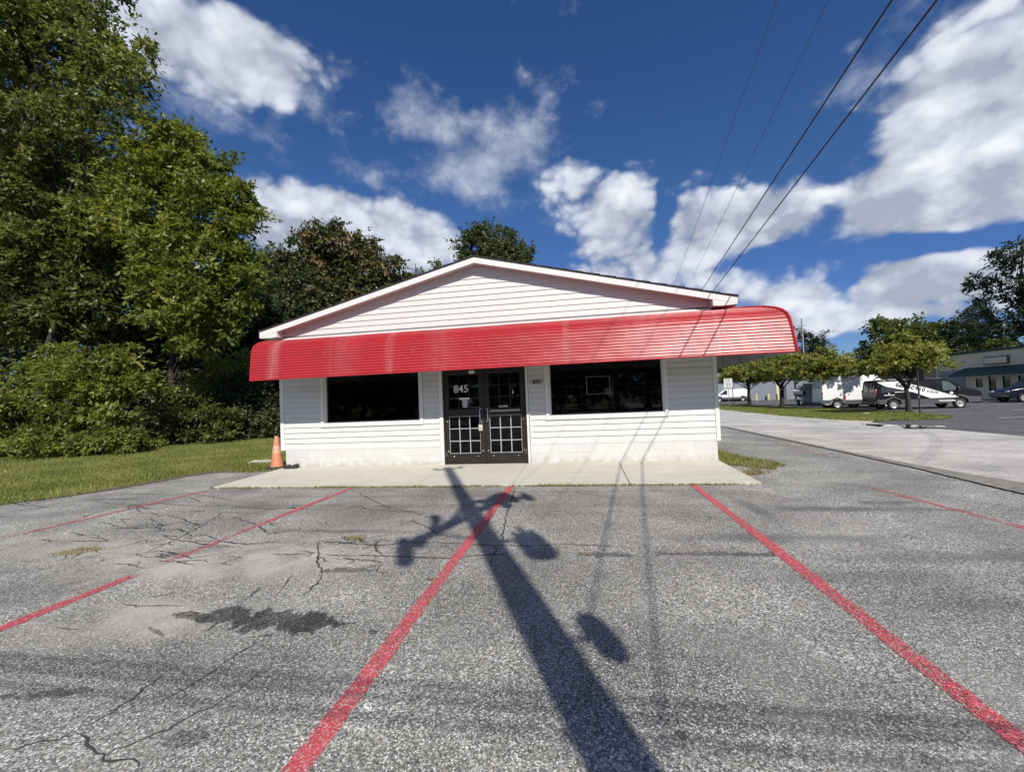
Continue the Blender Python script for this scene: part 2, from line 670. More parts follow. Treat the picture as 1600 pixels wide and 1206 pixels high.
SANDY = [(330, 880, 1.2, 0.42, 4, 0.85), (140, 865, 0.9, 0.3, 10, 0.7), (230, 960, 0.6, 0.2, -8, 0.75), (480, 880, 0.6, 0.35, 0, 0.5),
         (150, 990, 0.7, 0.22, 6, 0.45), (60, 850, 1.1, 0.3, 5, 0.4), (420, 755, 1.2, 0.3, 0, 0.35), (300, 745, 1.2, 0.4, 0, 0.35), (1330, 745, 1.0, 0.3, 20, 0.25), (560, 830, 0.9, 0.3, 0, 0.35)]
OILY = [(360, 962, 0.26, 0.10, -2, 0.9), (440, 968, 0.36, 0.15, 0, 0.95), (490, 972, 0.22, 0.10, 0, 0.95), (300, 962, 0.16, 0.05, -10, 0.8), (541, 890, 0.26, 0.06, 4, 0.7), (582, 987, 0.035, 0.025, 0, 0.9),
        (960, 866, 0.30, 0.05, 0, 0.7), (1120, 865, 0.45, 0.05, 2, 0.55), (1180, 866, 0.25, 0.03, 0, 0.6), (60, 1085, 0.3, 0.03, 12, 0.7), (290, 1150, 0.12, 0.05, 10, 0.6), (1065, 1148, 0.02, 0.02, 0, 0.9),
        (240, 984, 0.14, 0.012, -20, 0.7), (250, 930, 0.12, 0.02, 30, 0.5), (275, 918, 0.08, 0.015, 20, 0.5)]
TYRE = [(1230, 840, 1.2, 0.10, 2, 0.4), (1170, 790, 0.09, 0.55, 6, 0.5), (1290, 795, 0.55, 0.10, 0, 0.6), (1390, 785, 0.35, 0.08, 0, 0.55), (1470, 796, 0.4, 0.06, -5, 0.4), (1540, 870, 1.0, 0.12, 5, 0.4), (850, 790, 3.0, 0.10, 0, 0.22), (620, 775, 2.2, 0.08, 0, 0.25),
        (420, 790, 1.3, 0.10, 0, 0.3), (860, 768, 2.4, 0.05, 0, 0.3), (330, 1030, 1.3, 0.12, 2, 0.15), (1350, 900, 0.8, 0.10, 8, 0.25), (1470, 945, 0.6, 0.12, 8, 0.25), (540, 830, 1.2, 0.06, 0, 0.4), (170, 780, 0.6, 0.06, 4, 0.5), (215, 772, 0.4, 0.05, 4, 0.6)]

M = {}
M['lot'] = asphalt('worn asphalt', [(0.066, 0.064, 0.058), (0.228, 0.222, 0.200), (0.405, 0.395, 0.36), (0.64, 0.625, 0.58), (0.86, 0.845, 0.80)])
M['lot_dark'] = asphalt('dark asphalt', [(0.05, 0.05, 0.051), (0.10, 0.10, 0.102), (0.145, 0.145, 0.147), (0.21, 0.21, 0.21), (0.30, 0.30, 0.30)], stain=False, stone=60)
M['road'] = asphalt('pale road asphalt', [(0.34, 0.325, 0.295), (0.46, 0.445, 0.41), (0.52, 0.50, 0.46), (0.58, 0.56, 0.52), (0.64, 0.62, 0.58)], stain=False, stone=55)


def concrete():
    m = Mat('pale concrete')
    v = m.coords(world_space=True)
    a = m.noise(v, 1.1, 6, 0.6, 0.4)
    b = m.noise(m.coords(scale=(0.5, 3.0, 1), world_space=True), 1.6, 6, 0.6)
    c = m.noise(v, 60, 3, 0.6)
    col = m.mix(m.range(a, 0.3, 0.7), (0.56, 0.535, 0.455), (0.48, 0.455, 0.385))
    col = m.mix(m.range(b, 0.48, 0.75, 0, 0.55), col, (0.43, 0.40, 0.33))
    col = m.mix(m.range(c, 0.55, 0.75, 0, 0.4), col, (0.33, 0.31, 0.27))
    m.base(col)
    m.rough(0.85)
    m.bump(c, 0.25, 0.003)
    return m.m


M['concrete'] = concrete()


def marking(name, paint):
    """red paint worn through to the stones by the tyres"""
    m = Mat(name)
    v = m.coords(world_space=True)
    cell = m.node('ShaderNodeSeparateColor')
    m.l.new(m.voronoi(v, 135.0), cell.inputs[0])
    n = m.noise(v, 9, 6, 0.65)
    n2 = m.noise(v, 1.3, 4, 0.6)
    att = m.node('ShaderNodeAttribute', attribute_name='wear')
    wear = m.math('ADD', att.outputs['Fac'], m.range(n2, 0.3, 0.7, -0.16, 0.2))
    wear = m.math('ADD', wear, m.range(n, 0.3, 0.7, -0.12, 0.12))
    through = m.range(m.math('SUBTRACT', m.math('ADD', wear, cell.outputs[1]), 1.0), -0.06, 0.06)
    col = m.mix(m.range(n, 0.3, 0.7), paint[0], paint[1])
    col = m.mix(m.range(cell.outputs[0], 0.70, 0.92, 0, 0.75), col, paint[2])
    col = m.mix(m.range(cell.outputs[0], 0.0, 0.22, 0.45, 0.0), col, paint[3])
    m.base(col)
    m.rough(0.7)
    m.l.new(m.math('SUBTRACT', 1.0, through), m.b.inputs['Alpha'])
    edge = m.voronoi(v, 135.0, out='Distance')
    m.bump(edge, 0.4, 0.005)
    return m.m


M['marking'] = marking('worn red line paint', ((0.56, 0.085, 0.10), (0.44, 0.065, 0.078), (0.72, 0.34, 0.33), (0.20, 0.035, 0.04)))
M['blue_paint'] = marking('worn blue line paint', ((0.05, 0.15, 0.32), (0.07, 0.16, 0.28), (0.20, 0.30, 0.42), (0.03, 0.06, 0.12)))


def leaf(name, dark, mid, light, trans=0.45, rough=0.42, spec=0.4):
    m = Mat(name)
    att = m.node('ShaderNodeAttribute', attribute_name='tint')
    col = m.ramp(att.outputs['Fac'], [(0.0, dark), (0.5, mid), (1.0, light)])
    m.base(col)
    m.rough(rough)
    m.spec(spec)
    tr = m.node('ShaderNodeBsdfTranslucent')
    hs = m.node('ShaderNodeHueSaturation')
    hs.inputs['Hue'].default_value = 0.485
    hs.inputs['Saturation'].default_value = 1.15
    hs.inputs['Value'].default_value = 1.3
    m.l.new(col, hs.inputs['Color'])
    m.l.new(hs.outputs[0], tr.inputs[0])
    mx = m.node('ShaderNodeMixShader')
    mx.inputs[0].default_value = trans
    m.l.new(m.b.outputs[0], mx.inputs[1])
    m.l.new(tr.outputs[0], mx.inputs[2])
    m.l.new(mx.outputs[0], m.n['Material Output'].inputs[0])
    return m.m


M['leaf_wood'] = leaf('woodland leaves', (0.046, 0.064, 0.018), (0.155, 0.185, 0.046), (0.30, 0.32, 0.11))
M['leaf_bright'] = leaf('bright broad leaves', (0.062, 0.088, 0.018), (0.185, 0.225, 0.042), (0.34, 0.36, 0.10))
M['leaf_dark'] = leaf('dark evergreen leaves', (0.018, 0.027, 0.011), (0.048, 0.063, 0.022), (0.10, 0.12, 0.042), 0.2)
M['leaf_brown'] = leaf('half dead leaves', (0.030, 0.040, 0.014), (0.095, 0.112, 0.034), (0.30, 0.19, 0.10), 0.2)
M['leaf_pear'] = leaf('street tree leaves', (0.075, 0.098, 0.020), (0.20, 0.235, 0.045), (0.38, 0.38, 0.11))
M['leaf_pine'] = leaf('pine needles', (0.020, 0.032, 0.016), (0.045, 0.063, 0.028), (0.085, 0.10, 0.045), 0.15)
M['grass'] = leaf('lawn blades', (0.11, 0.135, 0.035), (0.21, 0.24, 0.06), (0.36, 0.36, 0.13), 0.3, 0.6, 0.2)
M['straw'] = leaf('dry weeds', (0.20, 0.17, 0.08), (0.34, 0.29, 0.15), (0.44, 0.39, 0.22), 0.3, 0.7, 0.2)


def soil():
    m = Mat('lawn soil')
    v = m.coords(world_space=True)
    a = m.noise(v, 1.4, 6, 0.6)
    b = m.noise(v, 22, 4, 0.6)
    col = m.mix(m.range(a, 0.35, 0.65), (0.085, 0.105, 0.025), (0.13, 0.14, 0.04))
    col = m.mix(m.range(b, 0.45, 0.7, 0, 0.5), col, (0.12, 0.10, 0.055))
    m.base(col)
    m.rough(0.95)
    m.bump(b, 0.6, 0.03)
    return m.m


M['soil'] = soil()
M['dirt'] = simple('brown dirt', (0.16, 0.125, 0.085), (0.10, 0.085, 0.06), 0.95, 4.0, grain=0.5)
M['debris'] = simple('dark gutter debris', (0.15, 0.14, 0.12), (0.28, 0.265, 0.235), 0.95, 7.0, grain=0.6)
M['crack'] = simple('open crack', (0.035, 0.033, 0.031), (0.065, 0.062, 0.056), 0.95, 8.0)
M['bark'] = simple('grey brown bark', (0.10, 0.085, 0.068), (0.05, 0.042, 0.034), 0.9, 9.0, grain=0.8)
M['bark_dark'] = simple('dark bark', (0.05, 0.043, 0.035), (0.026, 0.022, 0.018), 0.9, 9.0, grain=0.8)
M['pole_wood'] = simple('weathered pole timber', (0.17, 0.13, 0.095), (0.10, 0.078, 0.058), 0.85, 6.0, grain=0.5)


def siding_paint(name, c, dirt):
    m = Mat(name)
    v = m.coords(world_space=True)
    st = m.noise(m.coords(scale=(7.0, 1, 0.7), world_space=True), 1.0, 5, 0.6)
    a = m.noise(v, 2.2, 5, 0.6)
    col = m.mix(m.range(st, 0.45, 0.85, 0.0, 0.30), c, dirt)
    col = m.mix(m.range(a, 0.5, 0.8, 0.0, 0.28), col, dirt)
    gz = m.node('ShaderNodeNewGeometry')
    sz = m.node('ShaderNodeSeparateXYZ')
    m.l.new(gz.outputs['Position'], sz.inputs[0])
    splash = m.math('MULTIPLY', m.range(sz.outputs[2], 0.30, 0.08, 0.0, 1.0, smooth=True), m.range(m.noise(v, 6.0, 6, 0.65), 0.38, 0.62, 0.0, 0.8))
    col = m.mix(splash, col, (0.42, 0.38, 0.31))
    oi = m.node('ShaderNodeObjectInfo')
    tone = m.node('ShaderNodeCombineColor')
    for i in range(3):
        m.l.new(m.range(oi.outputs['Random'], 0.0, 1.0, 0.95, 1.02), tone.inputs[i])
    m.base(m.mix(1.0, col, tone.outputs[0], 'MULTIPLY'))
    m.rough(0.5)
    m.spec(0.4)
    return m.m


M['siding'] = siding_paint('white vinyl siding', (0.665, 0.665, 0.65), (0.54, 0.53, 0.50))
M['trim'] = siding_paint('white trim', (0.72, 0.715, 0.70), (0.62, 0.61, 0.585))
M['block'] = siding_paint('painted block', (0.63, 0.63, 0.615), (0.53, 0.52, 0.49))
M['mortar'] = simple('painted mortar', (0.60, 0.59, 0.56), (0.54, 0.53, 0.50), 0.8)
M['wall_side'] = simple('white wall board', (0.74, 0.73, 0.71), (0.68, 0.67, 0.64), 0.7)
M['shingle'] = simple('dark roof shingle', (0.016, 0.015, 0.015), (0.030, 0.028, 0.027), 0.9, 8.0, grain=0.4)
M['soffit'] = simple('soffit board', (0.52, 0.50, 0.46), (0.44, 0.42, 0.39), 0.7)
M['gap_shade'] = simple('dark gap shade', (0.20, 0.20, 0.20), (0.15, 0.15, 0.15), 0.7)  # grey standing for the shade in the gap below the gable boards


def awning_paint():
    m = Mat('faded red awning paint')
    v = m.coords(world_space=True)
    g = m.node('ShaderNodeNewGeometry')
    sep = m.node('ShaderNodeSeparateXYZ')
    m.l.new(g.outputs['Position'], sep.inputs[0])
    n = m.noise(v, 1.3, 6, 0.62, 0.3)
    drip = m.noise(m.coords(scale=(9, 3, 0.8), world_space=True), 1.0, 6, 0.6)
    fine = m.noise(v, 22, 5, 0.65)
    col = m.mix(m.range(n, 0.3, 0.7), (0.41, 0.012, 0.018), (0.34, 0.012, 0.016))
    col = m.mix(m.range(fine, 0.56, 0.74, 0, 0.4), col, (0.56, 0.12, 0.11))
    # chalky wear below each overlap of the sheets, and grime along the top
    for (sx, w, amt) in ((-4.72, 0.22, 0.34), (-2.03, 0.14, 0.28), (1.62, 0.10, 0.25), (4.38, 0.06, 0.30), (-0.9, 0.5, 0.12), (-3.1, 0.6, 0.14), (3.1, 0.7, 0.15)):
        d = m.math('ABSOLUTE', m.math('SUBTRACT', sep.outputs[0], sx))
        k = m.range(d, w, 0.0, 0.0, 1.0, smooth=True)
        k = m.math('MULTIPLY', k, m.range(drip, 0.32, 0.62, 0.2, 1.0))
        col = m.mix(m.math('MULTIPLY', k, amt), col, (0.52, 0.30, 0.29))
    top = m.range(sep.outputs[2], 2.80, 3.10, 0.0, 1.0, smooth=True)
    top = m.math('MULTIPLY', top, m.range(n, 0.38, 0.62, 0.0, 0.55))
    col = m.mix(top, col, (0.24, 0.055, 0.055))
    spots = m.range(m.noise(v, 7.0, 7, 0.7), 0.60, 0.68, 0.0, 0.45)
    col = m.mix(m.math('MULTIPLY', spots, m.range(n, 0.42, 0.6)), col, (0.28, 0.05, 0.05))
    m.base(col)
    m.rough(m.range(fine, 0.3, 0.7, 0.36, 0.43))
    m.spec(0.6)
    return m.m


M['awning'] = awning_paint()
M['awning_edge'] = simple('red edge trim', (0.45, 0.022, 0.03), (0.36, 0.02, 0.025), 0.4, 6.0)
M['lining'] = simple('grey awning lining', (0.42, 0.42, 0.42), (0.33, 0.33, 0.33), 0.6, 2.0)
M['steel'] = simple('dull steel', (0.42, 0.42, 0.43), (0.32, 0.32, 0.33), 0.4, 12.0, metallic=0.8)
M['chrome'] = simple('bright metal', (0.62, 0.62, 0.63), (0.5, 0.5, 0.5), 0.28, 12.0, metallic=0.9)
M['bronze'] = simple('dark bronze door paint', (0.015, 0.012, 0.0105), (0.022, 0.018, 0.016), 0.42, 5.0)
M['black'] = simple('black metal', (0.015, 0.015, 0.015), (0.022, 0.022, 0.022), 0.5, 5.0)
M['muntin'] = simple('white grille bar', (0.42, 0.42, 0.42), (0.36, 0.36, 0.36), 0.5)
M['decal'] = simple('white vinyl lettering', (0.80, 0.80, 0.79), (0.74, 0.74, 0.73), 0.5)
M['plaque'] = simple('tan number plaque', (0.48, 0.44, 0.36), (0.42, 0.39, 0.32), 0.6)
M['lockbox'] = simple('beige lock box', (0.62, 0.56, 0.43), (0.54, 0.49, 0.38), 0.5)
M['glass'] = glass('shop window glass', (0.72, 0.74, 0.74), 0.0, 1.36)
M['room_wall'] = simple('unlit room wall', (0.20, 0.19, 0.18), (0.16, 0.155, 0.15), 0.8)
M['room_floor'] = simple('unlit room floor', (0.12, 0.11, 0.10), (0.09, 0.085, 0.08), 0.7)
M['inner_bar'] = simple('inner grille bar', (0.16, 0.16, 0.16), (0.13, 0.13, 0.13), 0.5)
M['chair'] = simple('worn chair wood', (0.26, 0.16, 0.09), (0.20, 0.12, 0.07), 0.5)
M['cone'] = simple('sun faded orange', (0.62, 0.25, 0.13), (0.50, 0.20, 0.11), 0.6, 9.0)
M['cone_band'] = simple('scuffed reflective band', (0.66, 0.42, 0.30), (0.58, 0.32, 0.20), 0.5, 12.0)
M['rubber'] = simple('black rubber', (0.02, 0.02, 0.021), (0.035, 0.034, 0.033), 0.8, 8.0)
M['white_car'] = simple('white car paint', (0.80, 0.80, 0.80), (0.76, 0.76, 0.76), 0.25, 2.0)
M['black_car'] = simple('black car paint', (0.008, 0.008, 0.009), (0.012, 0.012, 0.013), 0.25, 2.0, spec=0.28)
M['navy_car'] = simple('navy car paint', (0.010, 0.012, 0.028), (0.014, 0.016, 0.034), 0.2, 2.0)
M['tan_car'] = simple('tan car paint', (0.27, 0.20, 0.15), (0.24, 0.18, 0.14), 0.3, 2.0)
M['dark_trim'] = simple('grey body trim', (0.085, 0.087, 0.092), (0.07, 0.07, 0.075), 0.5, 4.0)
M['car_glass'] = simple('car window glass', (0.018, 0.022, 0.024), (0.025, 0.03, 0.032), 0.05, 2.0, spec=0.8)
M['teal_glass'] = simple('clear car window', (0.06, 0.085, 0.085), (0.08, 0.11, 0.105), 0.06, 3.0, spec=0.8)
M['tyre'] = simple('tyre rubber', (0.02, 0.02, 0.02), (0.03, 0.03, 0.03), 0.85, 10.0)
M['rim'] = simple('steel wheel', (0.52, 0.52, 0.53), (0.40, 0.40, 0.41), 0.4, 10.0, metallic=0.5)
M['red_lens'] = simple('red lamp lens', (0.42, 0.02, 0.03), (0.34, 0.02, 0.025), 0.2, 10.0)
M['clear_lens'] = simple('clear lamp lens', (0.60, 0.62, 0.63), (0.5, 0.52, 0.53), 0.15, 10.0)
M['trailer'] = simple('white trailer sheet', (0.78, 0.78, 0.78), (0.72, 0.72, 0.72), 0.35, 1.5)
M['boat'] = simple('boat gelcoat', (0.76, 0.74, 0.72), (0.68, 0.66, 0.64), 0.25, 2.0)
M['boat_red'] = simple('boat red stripe', (0.40, 0.05, 0.05), (0.34, 0.05, 0.05), 0.3, 4.0)
M['boat_grey'] = simple('boat grey side', (0.24, 0.20, 0.18), (0.19, 0.16, 0.15), 0.4, 3.0)
M['bollard'] = simple('yellow bollard paint', (0.62, 0.55, 0.20), (0.54, 0.48, 0.18), 0.55, 6.0)
M['sign_face'] = simple('white sign sheet', (0.78, 0.78, 0.76), (0.72, 0.72, 0.70), 0.5, 6.0)
M['sign_ink'] = simple('black sign ink', (0.015, 0.015, 0.015), (0.02, 0.02, 0.02), 0.6)
M['sign_back'] = simple('dark sign back', (0.07, 0.07, 0.07), (0.05, 0.05, 0.05), 0.6)
M['stucco'] = simple('beige stucco', (0.60, 0.54, 0.40), (0.53, 0.48, 0.36), 0.9, 1.2, grain=0.3)
M['cream'] = simple('cream metal wall', (0.66, 0.60, 0.42), (0.60, 0.55, 0.39), 0.6, 1.0)
M['metal_wall'] = simple('blue grey metal wall', (0.22, 0.24, 0.28), (0.18, 0.20, 0.24), 0.5, 0.8)
M['warehouse'] = simple('grey brown wall sheet', (0.20, 0.195, 0.18), (0.17, 0.165, 0.155), 0.7, 0.8)
M['green_awning'] = simple('green awning cloth', (0.018, 0.060, 0.050), (0.014, 0.048, 0.042), 0.75, 2.0)
M['door_white'] = simple('white door frame', (0.60, 0.60, 0.58), (0.54, 0.54, 0.52), 0.5)
M['wire'] = simple('black cable jacket', (0.018, 0.018, 0.02), (0.025, 0.025, 0.027), 0.6)
M['wire_grey'] = simple('bare grey wire', (0.10, 0.10, 0.11), (0.13, 0.13, 0.14), 0.5)
M['can'] = simple('grey transformer paint', (0.30, 0.31, 0.32), (0.25, 0.26, 0.27), 0.5)
M['tan_debris'] = simple('pale concrete chunk', (0.50, 0.47, 0.40), (0.42, 0.40, 0.34), 0.9)


def puddle():
    m = Mat('puddle water')
    m.base((0.02, 0.02, 0.02))
    m.rough(0.03)
    m.spec(0.6)
    return m.m


M['water'] = puddle()


# ------------------------------------------------------------------ ground, lot, road, walk
RNG = random.Random(7)
NP = np.random.default_rng(11)


def sheet(name, pts, zoff, material, kind='structure', parent=None, label=None):
    bm = bmesh.new()
    P2 = [Vector((float(p[0]), float(p[1]))) for p in pts]
    cv, _, cf, _, _, _ = delaunay_2d_cdt(P2, [], [list(range(len(P2)))], 1, 1e-5)
    bv = [bm.verts.new((p.x, p.y, 0.0)) for p in cv]
    for f in cf:
        bm.faces.new([bv[i] for i in f])
    xs = [p[0] for p in pts]
    if max(xs) > 12.6:
        for x in np.arange(12.6, 19.8, 0.5):
            bmesh.ops.bisect_plane(bm, geom=bm.verts[:] + bm.edges[:] + bm.faces[:], plane_co=(float(x), 0, 0), plane_no=(1, 0, 0))
    for v in bm.verts:
        v.co.z = height(v.co.x) + zoff
    bm.normal_update()
    bmesh.ops.reverse_faces(bm, faces=[f for f in bm.faces if f.normal.z < 0])
    me = bpy.data.meshes.new(name)
    bm.to_mesh(me)
    bm.free()
    me.materials.append(material)
    o = link(name, me, parent)
    if kind and parent is None:
        o['kind'] = kind
    if label:
        o['label'] = label
    return o


def jitter_line(pts, step, amt, seed=1):
    r = random.Random(seed)
    out = []
    for a, b in zip(pts[:-1], pts[1:]):
        a, b = np.array(a[:2], float), np.array(b[:2], float)
        n = max(1, int(np.linalg.norm(b - a) / step))
        for i in range(n):
            p = a + (b - a) * i / n
            out.append((p[0] + r.uniform(-amt, amt), p[1] + r.uniform(-amt, amt)))
    out.append(tuple(np.array(pts[-1][:2], float)))
    return out


sheet('ground', [(-900, -900), (900, -900), (900, 900), (-900, 900)], -0.06, M['soil'])
lot = sheet('parking_lot', [(-30, -40), (7.62, -40), (7.62, 11.5), (4.0, 12.2), (-4.9, 11), (-30, 6)], 0.0, M['lot'])
road_edge = jitter_line([(7.62, -60), (7.62, 40), (7.6, 140)], 0.35, 0.035, 3)
road = sheet('road', road_edge + [(12.95, 140), (12.95, -60)], 0.014, M['road'])
sheet('side_lot', [(12.9, -60), (140, -60), (140, 130), (12.9, 130)], -0.006, M['lot_dark'])
LAWN_EDGE = [(-12.0, -12.0), (-10.2, -6.8), (-8.4, -3.5), (-7.75, -2.5), (-7.5, -1.5), (-7.45, -0.6), (-7.1, -0.15), (-6.4, 0.0), (-5.5, 0.05), (-5.26, 0.3), (-5.26, 11), (-5.26, 13.6), (5.0, 14), (7.3, 40), (7.3, 130)]
lawn_line = jitter_line(LAWN_EDGE[:9], 0.16, 0.07, 5) + LAWN_EDGE[9:]
sheet('lawn', lawn_line + [(-120, 130), (-120, -12)], 0.008, M['soil'])
# bare dirt along the lawn edge
dirt_edge = jitter_line([(-8.1, -2.95), (-7.5, -2.2), (-7.3, -1.2), (-7.25, -0.5), (-6.9, -0.2), (-6.0, -0.1), (-5.4, -0.08)], 0.12, 0.06, 8)
dirt_in = jitter_line([(-5.5, 0.3), (-6.4, 0.35), (-7.2, 0.2), (-7.75, -0.6), (-7.8, -1.5), (-8.3, -2.9)], 0.14, 0.08, 9)
sheet('dirt_edge', dirt_edge + dirt_in, 0.013, M['dirt'])
sheet('side_grass', jitter_line([(4.57, 0.0), (5.25, -0.75), (5.75, -0.15), (5.5, 0.5), (5.25, 1.6), (5.1, 3.2), (4.57, 4.2)], 0.12, 0.06, 4), 0.008, M['soil'])
sheet('back_grass', jitter_line([(4.57, 7.8), (6.2, 7.3), (7.3, 8.6), (7.55, 11.0), (7.55, 30), (4.57, 30)], 0.2, 0.07, 4), 0.008, M['soil'])
# dark debris washed along the road's near edge
deb = jitter_line([(7.35, -3.6), (7.40, -2.4), (7.52, -0.8), (7.56, 2.0), (7.56, 9.0)], 0.05, 0.016, 14)
deb_in = jitter_line([(7.68, 9.0), (7.70, 2.0), (7.76, -0.6), (7.95, -2.0), (8.2, -3.4)], 0.05, 0.022, 15)
sheet('gutter_dirt', deb + deb_in, 0.019, M['debris'])
# grass verge with street trees beyond the road
verge_near = [(1118, 639.5), (1160, 644), (1220, 650), (1290, 655.5), (1330, 658), (1365, 659), (1400, 656.5), (1450, 655.5), (1488, 653)]
verge_far = [(1488, 651), (1450, 647), (1420, 644.5), (1345, 641), (1225, 636.5), (1160, 633.5), (1118, 632)]
VERGE = [tuple(on_ground(*p)[:2]) for p in verge_near] + [tuple(on_ground(*p)[:2]) for p in verge_far]
sheet('grass_verge', VERGE, 0.012, M['soil'])
sheet('concrete_apron', [tuple(on_ground(*p)[:2]) for p in ((1300, 657.5), (1352, 654.5), (1375, 656), (1362, 660.5), (1330, 661))], 0.020, M['concrete'])
PUD = [[(1395, 665.5), (1420, 664), (1450, 667), (1475, 666), (1462, 669.5), (1440, 671), (1415, 670)],
       [(1444, 667.6), (1474, 665.8), (1477, 668.2), (1452, 669.6)],
       [(1344, 662.4), (1385, 664), (1400, 667), (1376, 667.4), (1350, 664.8)]]
for poly in PUD:
    pts = [tuple(on_ground(*p)[:2]) for p in poly]
    o = sheet('puddle', jitter_line(pts + pts[:1], 0.3, 0.06, 2)[:-1], 0.023 if poly is PUD[1] else 0.0195, M['water'])
sheet('pavement', [(30, 34.4), (100, 34.4), (100, 38.4), (30, 38.4)], 0.06, M['concrete'])
for k, (ax, ay) in enumerate(((1572, 652.5), (1592, 640.5))):
    p = on_ground(ax, ay)
    sheet('lot_stripe', [(p[0] - 0.3, p[1] - 0.07), (p[0] + 5.0, p[1] - 0.07), (p[0] + 5.0, p[1] + 0.07), (p[0] - 0.3, p[1] + 0.07)], 0.004, M['sign_face'])


# a dark curved tyre mark across the pale road
tm = Mat('tyre mark')
tm.base((0.10, 0.10, 0.095))
tm.rough(0.9)
tv = tm.coords(world_space=True)
tm.put(tm.b.inputs['Alpha'], tm.range(tm.noise(tv, 3.0, 5, 0.6), 0.35, 0.65, 0.02, 0.15))
mark = [on_plane(px, py, 2, 0.016)[:2] for px, py in ((1440, 673), (1452, 677), (1460, 683), (1463, 690), (1462, 697), (1456, 706), (1444, 716), (1425, 730))]
ml, mr = [], []
for i, p in enumerate(mark):
    t = mark[min(i + 1, len(mark) - 1)] - mark[max(i - 1, 0)]
    t = t / np.linalg.norm(t)
    ml.append(p + np.array([-t[1], t[0]]) * 0.11)
    mr.append(p - np.array([-t[1], t[0]]) * 0.11)
sheet('tyre_mark', ml + mr[::-1], 0.0175, tm.m, parent=road)


# ---- painted bay lines: children of the lot
def bay_line(x0, y0, x1, y1, width, wear, material=None, z=0.004):
    a, b = np.array([x0, y0]), np.array([x1, y1])
    L = np.linalg.norm(b - a)
    t = (b - a) / L
    nrm = np.array([-t[1], t[0]])
    n = max(2, int(L / 0.06))
    vs, ws, fs = [], [], []
    r = random.Random(int(abs(x0 * 100)))
    wob = [0.0, 0.0]
    for i in range(n + 1):
        s = i / n
        c = a + (b - a) * s
        wob[0] = 0.85 * wob[0] + r.uniform(-0.004, 0.004)
        wob[1] = 0.85 * wob[1] + r.uniform(-0.004, 0.004)
        for k in (-1, 0, 1):
            off = k * width / 2 + (wob[0] if k < 0 else wob[1] if k > 0 else 0)
            q = c + nrm * off
            vs.append((q[0], q[1], z))
            ws.append(wear(s) + (0.10 if k else 0.0))
    for i in range(n):
        for k in range(2):
            j = i * 3 + k
            fs.append((j, j + 1, j + 4, j + 3))
    me = bpy.data.meshes.new('bay_line')
    me.from_pydata(vs, [], fs)
    at = me.attributes.new('wear', 'FLOAT', 'POINT')
    at.data.foreach_set('value', ws)
    me.materials.append(material or M['marking'])
    return link('bay_line', me, lot)


def lerp_table(tab):
    xs, ys = [t[0] for t in tab], [t[1] for t in tab]
    return lambda s: float(np.interp(s, xs, ys))


bay_line(0.60, -1.98, 0.62, -8.6, 0.112, lerp_table([(0, 0.12), (0.5, 0.16), (1, 0.22)]))
bay_line(3.57, -1.98, 3.57, -8.6, 0.108, lerp_table([(0, 0.16), (0.4, 0.22), (1, 0.28)]))
bay_line(-2.33, -2.0, -2.33, -8.6, 0.115, lerp_table([(0, 0.22), (0.30, 0.3), (0.385, 0.40), (0.40, 0.76), (0.435, 0.74), (0.45, 0.36), (0.475, 0.80), (0.5, 0.42), (0.52, 0.80), (0.575, 0.88), (0.585, 0.3), (0.62, 0.22), (1, 0.2)]))
bay_line(-2.20, -2.0, -2.17, -4.6, 0.07, lerp_table([(0, 0.55), (0.15, 0.9), (0.4, 1.08), (1, 1.25)]), M['blue_paint'], 0.0035)
bay_line(-5.22, -2.15, -5.46, -5.4, 0.12, lerp_table([(0, 0.7), (0.12, 0.36), (0.35, 0.38), (0.55, 0.48), (0.8, 0.7), (1, 1.0)]))
bay_line(5.93, -2.22, 6.3, -5.4, 0.10, lerp_table([(0, 0.75), (0.2, 0.45), (0.4, 0.55), (0.7, 0.72), (1, 0.85)]))
bay_line(7.02, 0.9, 7.15, 4.6, 0.10, lerp_table([(0, 0.65), (0.4, 0.8), (1, 0.95)]))


